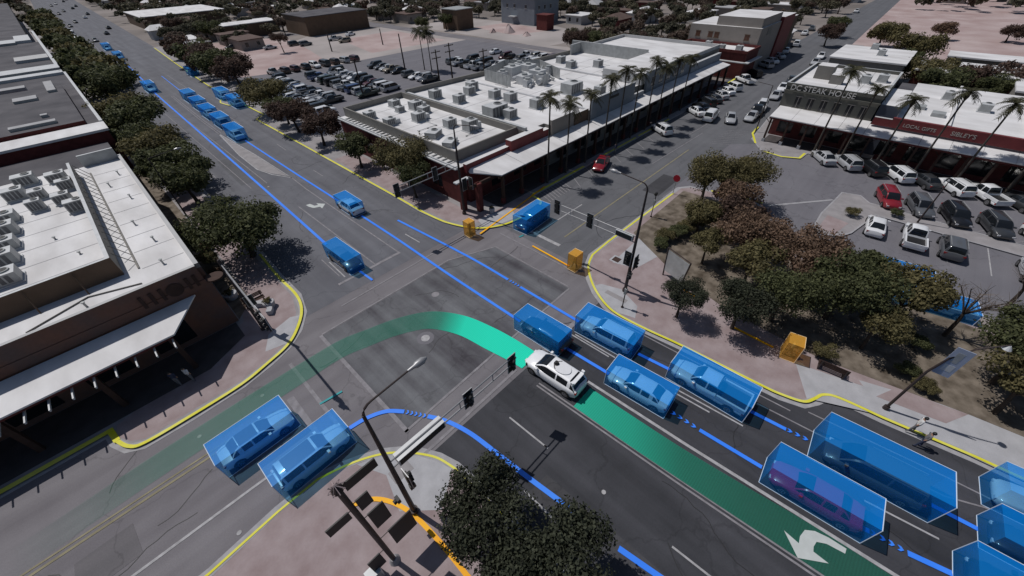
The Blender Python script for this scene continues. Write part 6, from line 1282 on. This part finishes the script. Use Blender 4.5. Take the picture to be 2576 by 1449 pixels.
o = thing('water_tank_sign', 'dark round disc sign at the corner of the brown building', 'sign', (.35, 33.2, 5.2)); k = MB(); k.tube([(0, 0, 0), (0, 0, .12)], .62, WOODD, 20); k.build('disc', o)
k = MB(); k.tube([(-.35, .4, .06), (0, 0, .06)], .04, DARKM, 6); k.build('bracket', o)
k = MB(); k.box(24.4, 24.9, 13.0, 13.0+.02, 0, 0.01, CONC)

# bushes / shadows pockets left pavement: shrubs
for i, (x, y, r, c) in enumerate(((.9, 45, 1.0, 'leaf_olive'), (1.2, 48, .9, 'leaf_red'), (.9, 51, 1.0, 'leaf_dark'), (.8, 54, .9, 'leaf_olive'), (2.8, 48.5, .8, 'leaf_maroon'), (.7, 42.0, .8, 'leaf_red'))):
    tree(x, y, .75*r+.1, r, 'shrub at the foot of the brown building wall, %s from the corner' % ORD[[1, 3, 4, 5, 2, 0][i]], c, 'mid', 'shrubs along the brown building wall', .7, i % 3, 'shrub', .1, 'shrub')

# ------------------------------------------------------------------ far town
rf = random.Random(11)
def inrect(x, y, rs): return any(a <= x <= b and c <= y <= d_ for a, b, c, d_ in rs)
def on_main(x, y): cx = 12+.028*max(0, y-110); return y > 30 and cx-14 < x < cx+16.5
KEEP = [(-100, 1, 30, 430), (26, 104, 60, 133), (30, 106, 120, 172), (24, 108, 0, 62), (100, 143, 25, 50), (104, 140, 86, 166), (-100, 104, -60, 36), (100, 140, -30, 19), (33, 74, 258, 304), (48, 68, 192, 210), (70, 100, 173, 198), (64, 74, 200, 217), (134, 155, 116, 140), (56, 108, 168, 182)]
def near_east(x, y): return x > 90 and 13+.022*(x-90) < y < 33+.02*(x-90)
def vis(x, y): px, py = proj((x, y, 2)); return -60 < px < 2640 and -45 < py < 330
PINKF = lambda x, y: 150 < x < 250 and -60 < y < 17
HM = {}
def house_mesh(k_, w_, d_, h_, R1, W1):
    key = (k_, w_, d_, h_, R1.name, W1.name)
    if key in HM: return HM[key]
    a = MB(); a.box(-w_/2, w_/2, -d_/2, d_/2, 0, h_, W1)
    for sx in (-.25, .25): a.box(-w_/2-.02, -w_/2, d_*sx-.5, d_*sx+.5, 1, 2.2, GLASSD)
    b = MB()
    if k_ == 0: b.box(-w_/2-.4, w_/2+.4, -d_/2-.4, d_/2+.4, h_, h_+.25, R1)
    else:
        rh = 1.5; W2, D2 = w_/2+.5, d_/2+.5
        b.add([(-W2, -D2, h_), (W2, -D2, h_), (W2, D2, h_), (-W2, D2, h_), (-W2*.5, 0, h_+rh), (W2*.5, 0, h_+rh)], [(0, 1, 5, 4), (1, 2, 5), (2, 3, 4, 5), (3, 0, 4), (3, 2, 1, 0)], R1)
    A_ = a.build('wall'); B_ = b.build('roof'); HM[key] = (A_.data, B_.data); bpy.data.objects.remove(A_); bpy.data.objects.remove(B_); return HM[key]
nh = 0
cells = [(x, y) for x in range(-20, 420, 17) for y in range(-150, 640, 17)]
rf.shuffle(cells)
for x, y in cells:
    x += rf.uniform(-4, 4); y += rf.uniform(-4, 4)
    if not vis(x, y) or inrect(x, y, KEEP) or on_main(x, y) or near_east(x, y) or PINKF(x, y) or x*x+y*y < 120**2 or x+y < 168: continue
    if rf.random() < .34 or nh >= 270: continue
    R1, W1, lab, nm = rf.choice([(ROOFW, WALLW, 'small white-roofed house far off among the trees', 'white'), (ROOFW, TAN, 'small white-roofed house far off among the trees', 'white'), (ROOFG, TAN, 'small grey-roofed house far off among the trees', 'grey'), (SHINGLE, TAN, 'small brown-roofed house far off among the trees', 'brown'), (SHINGLE, BRICKRED, 'small brown-roofed house far off among the trees', 'brown')])
    me = house_mesh(rf.choice([0, 1]), rf.choice([7, 9, 12]), rf.choice([6, 7.5]), rf.choice([2.8, 3.2]), R1, W1)
    o = thing('house', lab, 'house', (x, y, 0), rf.choice([0, math.pi/2])+rf.uniform(-.06, .06), 'far %s-roofed houses' % nm); link('wall', me[0], o); link('roof', me[1], o); nh += 1
# far trees: individuals near, the rest one mass
pts = []
tries = 0
while len(pts) < 1900 and tries < 90000:
    tries += 1; x = rf.uniform(-25, 430); y = rf.uniform(-160, 660)
    if not vis(x, y) or inrect(x, y, KEEP) or on_main(x, y) or near_east(x, y) or PINKF(x, y) or x+y < 160: continue
    pts.append((x, y))
pts.sort(key=lambda p: p[0]**2+p[1]**2)
NI = 240
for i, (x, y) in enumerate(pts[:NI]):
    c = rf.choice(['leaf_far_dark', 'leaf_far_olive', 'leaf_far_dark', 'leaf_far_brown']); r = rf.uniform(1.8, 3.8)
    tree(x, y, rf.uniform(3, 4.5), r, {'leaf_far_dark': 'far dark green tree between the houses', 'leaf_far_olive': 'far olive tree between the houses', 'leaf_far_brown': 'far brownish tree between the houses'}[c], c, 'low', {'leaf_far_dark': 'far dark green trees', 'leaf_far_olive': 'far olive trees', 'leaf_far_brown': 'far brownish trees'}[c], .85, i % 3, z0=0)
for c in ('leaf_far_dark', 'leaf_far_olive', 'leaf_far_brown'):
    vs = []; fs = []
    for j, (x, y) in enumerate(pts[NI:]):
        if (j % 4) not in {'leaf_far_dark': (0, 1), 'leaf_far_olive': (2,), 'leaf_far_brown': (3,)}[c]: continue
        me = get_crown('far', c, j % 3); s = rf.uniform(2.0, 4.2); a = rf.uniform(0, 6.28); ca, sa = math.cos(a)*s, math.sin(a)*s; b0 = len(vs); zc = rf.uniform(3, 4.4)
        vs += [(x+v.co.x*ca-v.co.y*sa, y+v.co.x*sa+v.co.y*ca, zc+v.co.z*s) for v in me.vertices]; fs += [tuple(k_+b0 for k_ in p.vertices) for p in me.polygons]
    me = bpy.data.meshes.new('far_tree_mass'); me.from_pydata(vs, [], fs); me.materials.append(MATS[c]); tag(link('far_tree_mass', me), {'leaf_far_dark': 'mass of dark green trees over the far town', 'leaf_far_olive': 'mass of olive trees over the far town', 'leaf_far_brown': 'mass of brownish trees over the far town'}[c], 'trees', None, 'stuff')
# named mid-distance trees
for px, py, zc, r, c, lb in ((700, 92, 4.5, 2.6, 'leaf_maroon', 'lone dark conical tree on the pink dirt'), (1450, 92, 4, 4, 'leaf_maroon', 'brownish tree at the left of the pair beyond the long roof'), (1500, 92, 4, 3.6, 'leaf_dark', 'dark tree at the right of the pair beyond the long roof'), (1560, 105, 3.4, 4, 'leaf_maroon', 'brownish bushy tree beyond the long roof'), (1590, 98, 3.4, 4, 'leaf_maroon', 'second brownish bushy tree beyond the long roof'),
        (2230, 78, 4, 5.0, 'leaf_olive', 'wide olive tree at the edge of the pink field, left part'), (2310, 110, 4, 5.2, 'leaf_olive', 'wide olive tree in front of the pink field'), (2380, 70, 3, 3.2, 'leaf_red', 'rust-coloured tree on the pink field'), (2270, 150, 4, 4.0, 'leaf_dark', 'dark tree behind the taupe building'), (2380, 200, 4, 4.2, 'leaf_dark', 'dark tree in the yard behind the gift shops'), (2430, 185, 4, 4.0, 'leaf_maroon', 'brownish tree in the yard behind the gift shops'), (2340, 175, 4, 4.4, 'leaf_olive', 'olive tree in the yard behind the steakhouse'), (2560, 190, 4, 4.4, 'leaf_maroon', 'brownish tree at the right edge behind the shops'), (2500, 210, 3.5, 3.4, 'leaf_dark', 'dark tree next to the far white store'), (2550, 75, 3, 3.4, 'leaf_maroon', 'dark round bush on the pink field'),
        (1120, 45, 4, 3.4, 'leaf_dark', 'dark tree by the far parked cars'), (1060, 52, 4, 3.0, 'leaf_dark', 'dark tree left of the thin pole top'), (440, 62, 4, 5, 'leaf_maroon', 'dark maroon tree below the very wide white roof'), (520, 70, 4, 5, 'leaf_dark', 'dark tree beside the long white-roofed hall'), (2090, 75, 4, 3.4, 'leaf_maroon', 'tree right of the tan hall'), (2110, 55, 4, 3.4, 'leaf_dark', 'farther tree right of the tan hall')):
    q = at(px, py, zc); tree(q.x, q.y, zc, r, lb, c, 'mid', None, .85, int(px) % 3, z0=0)
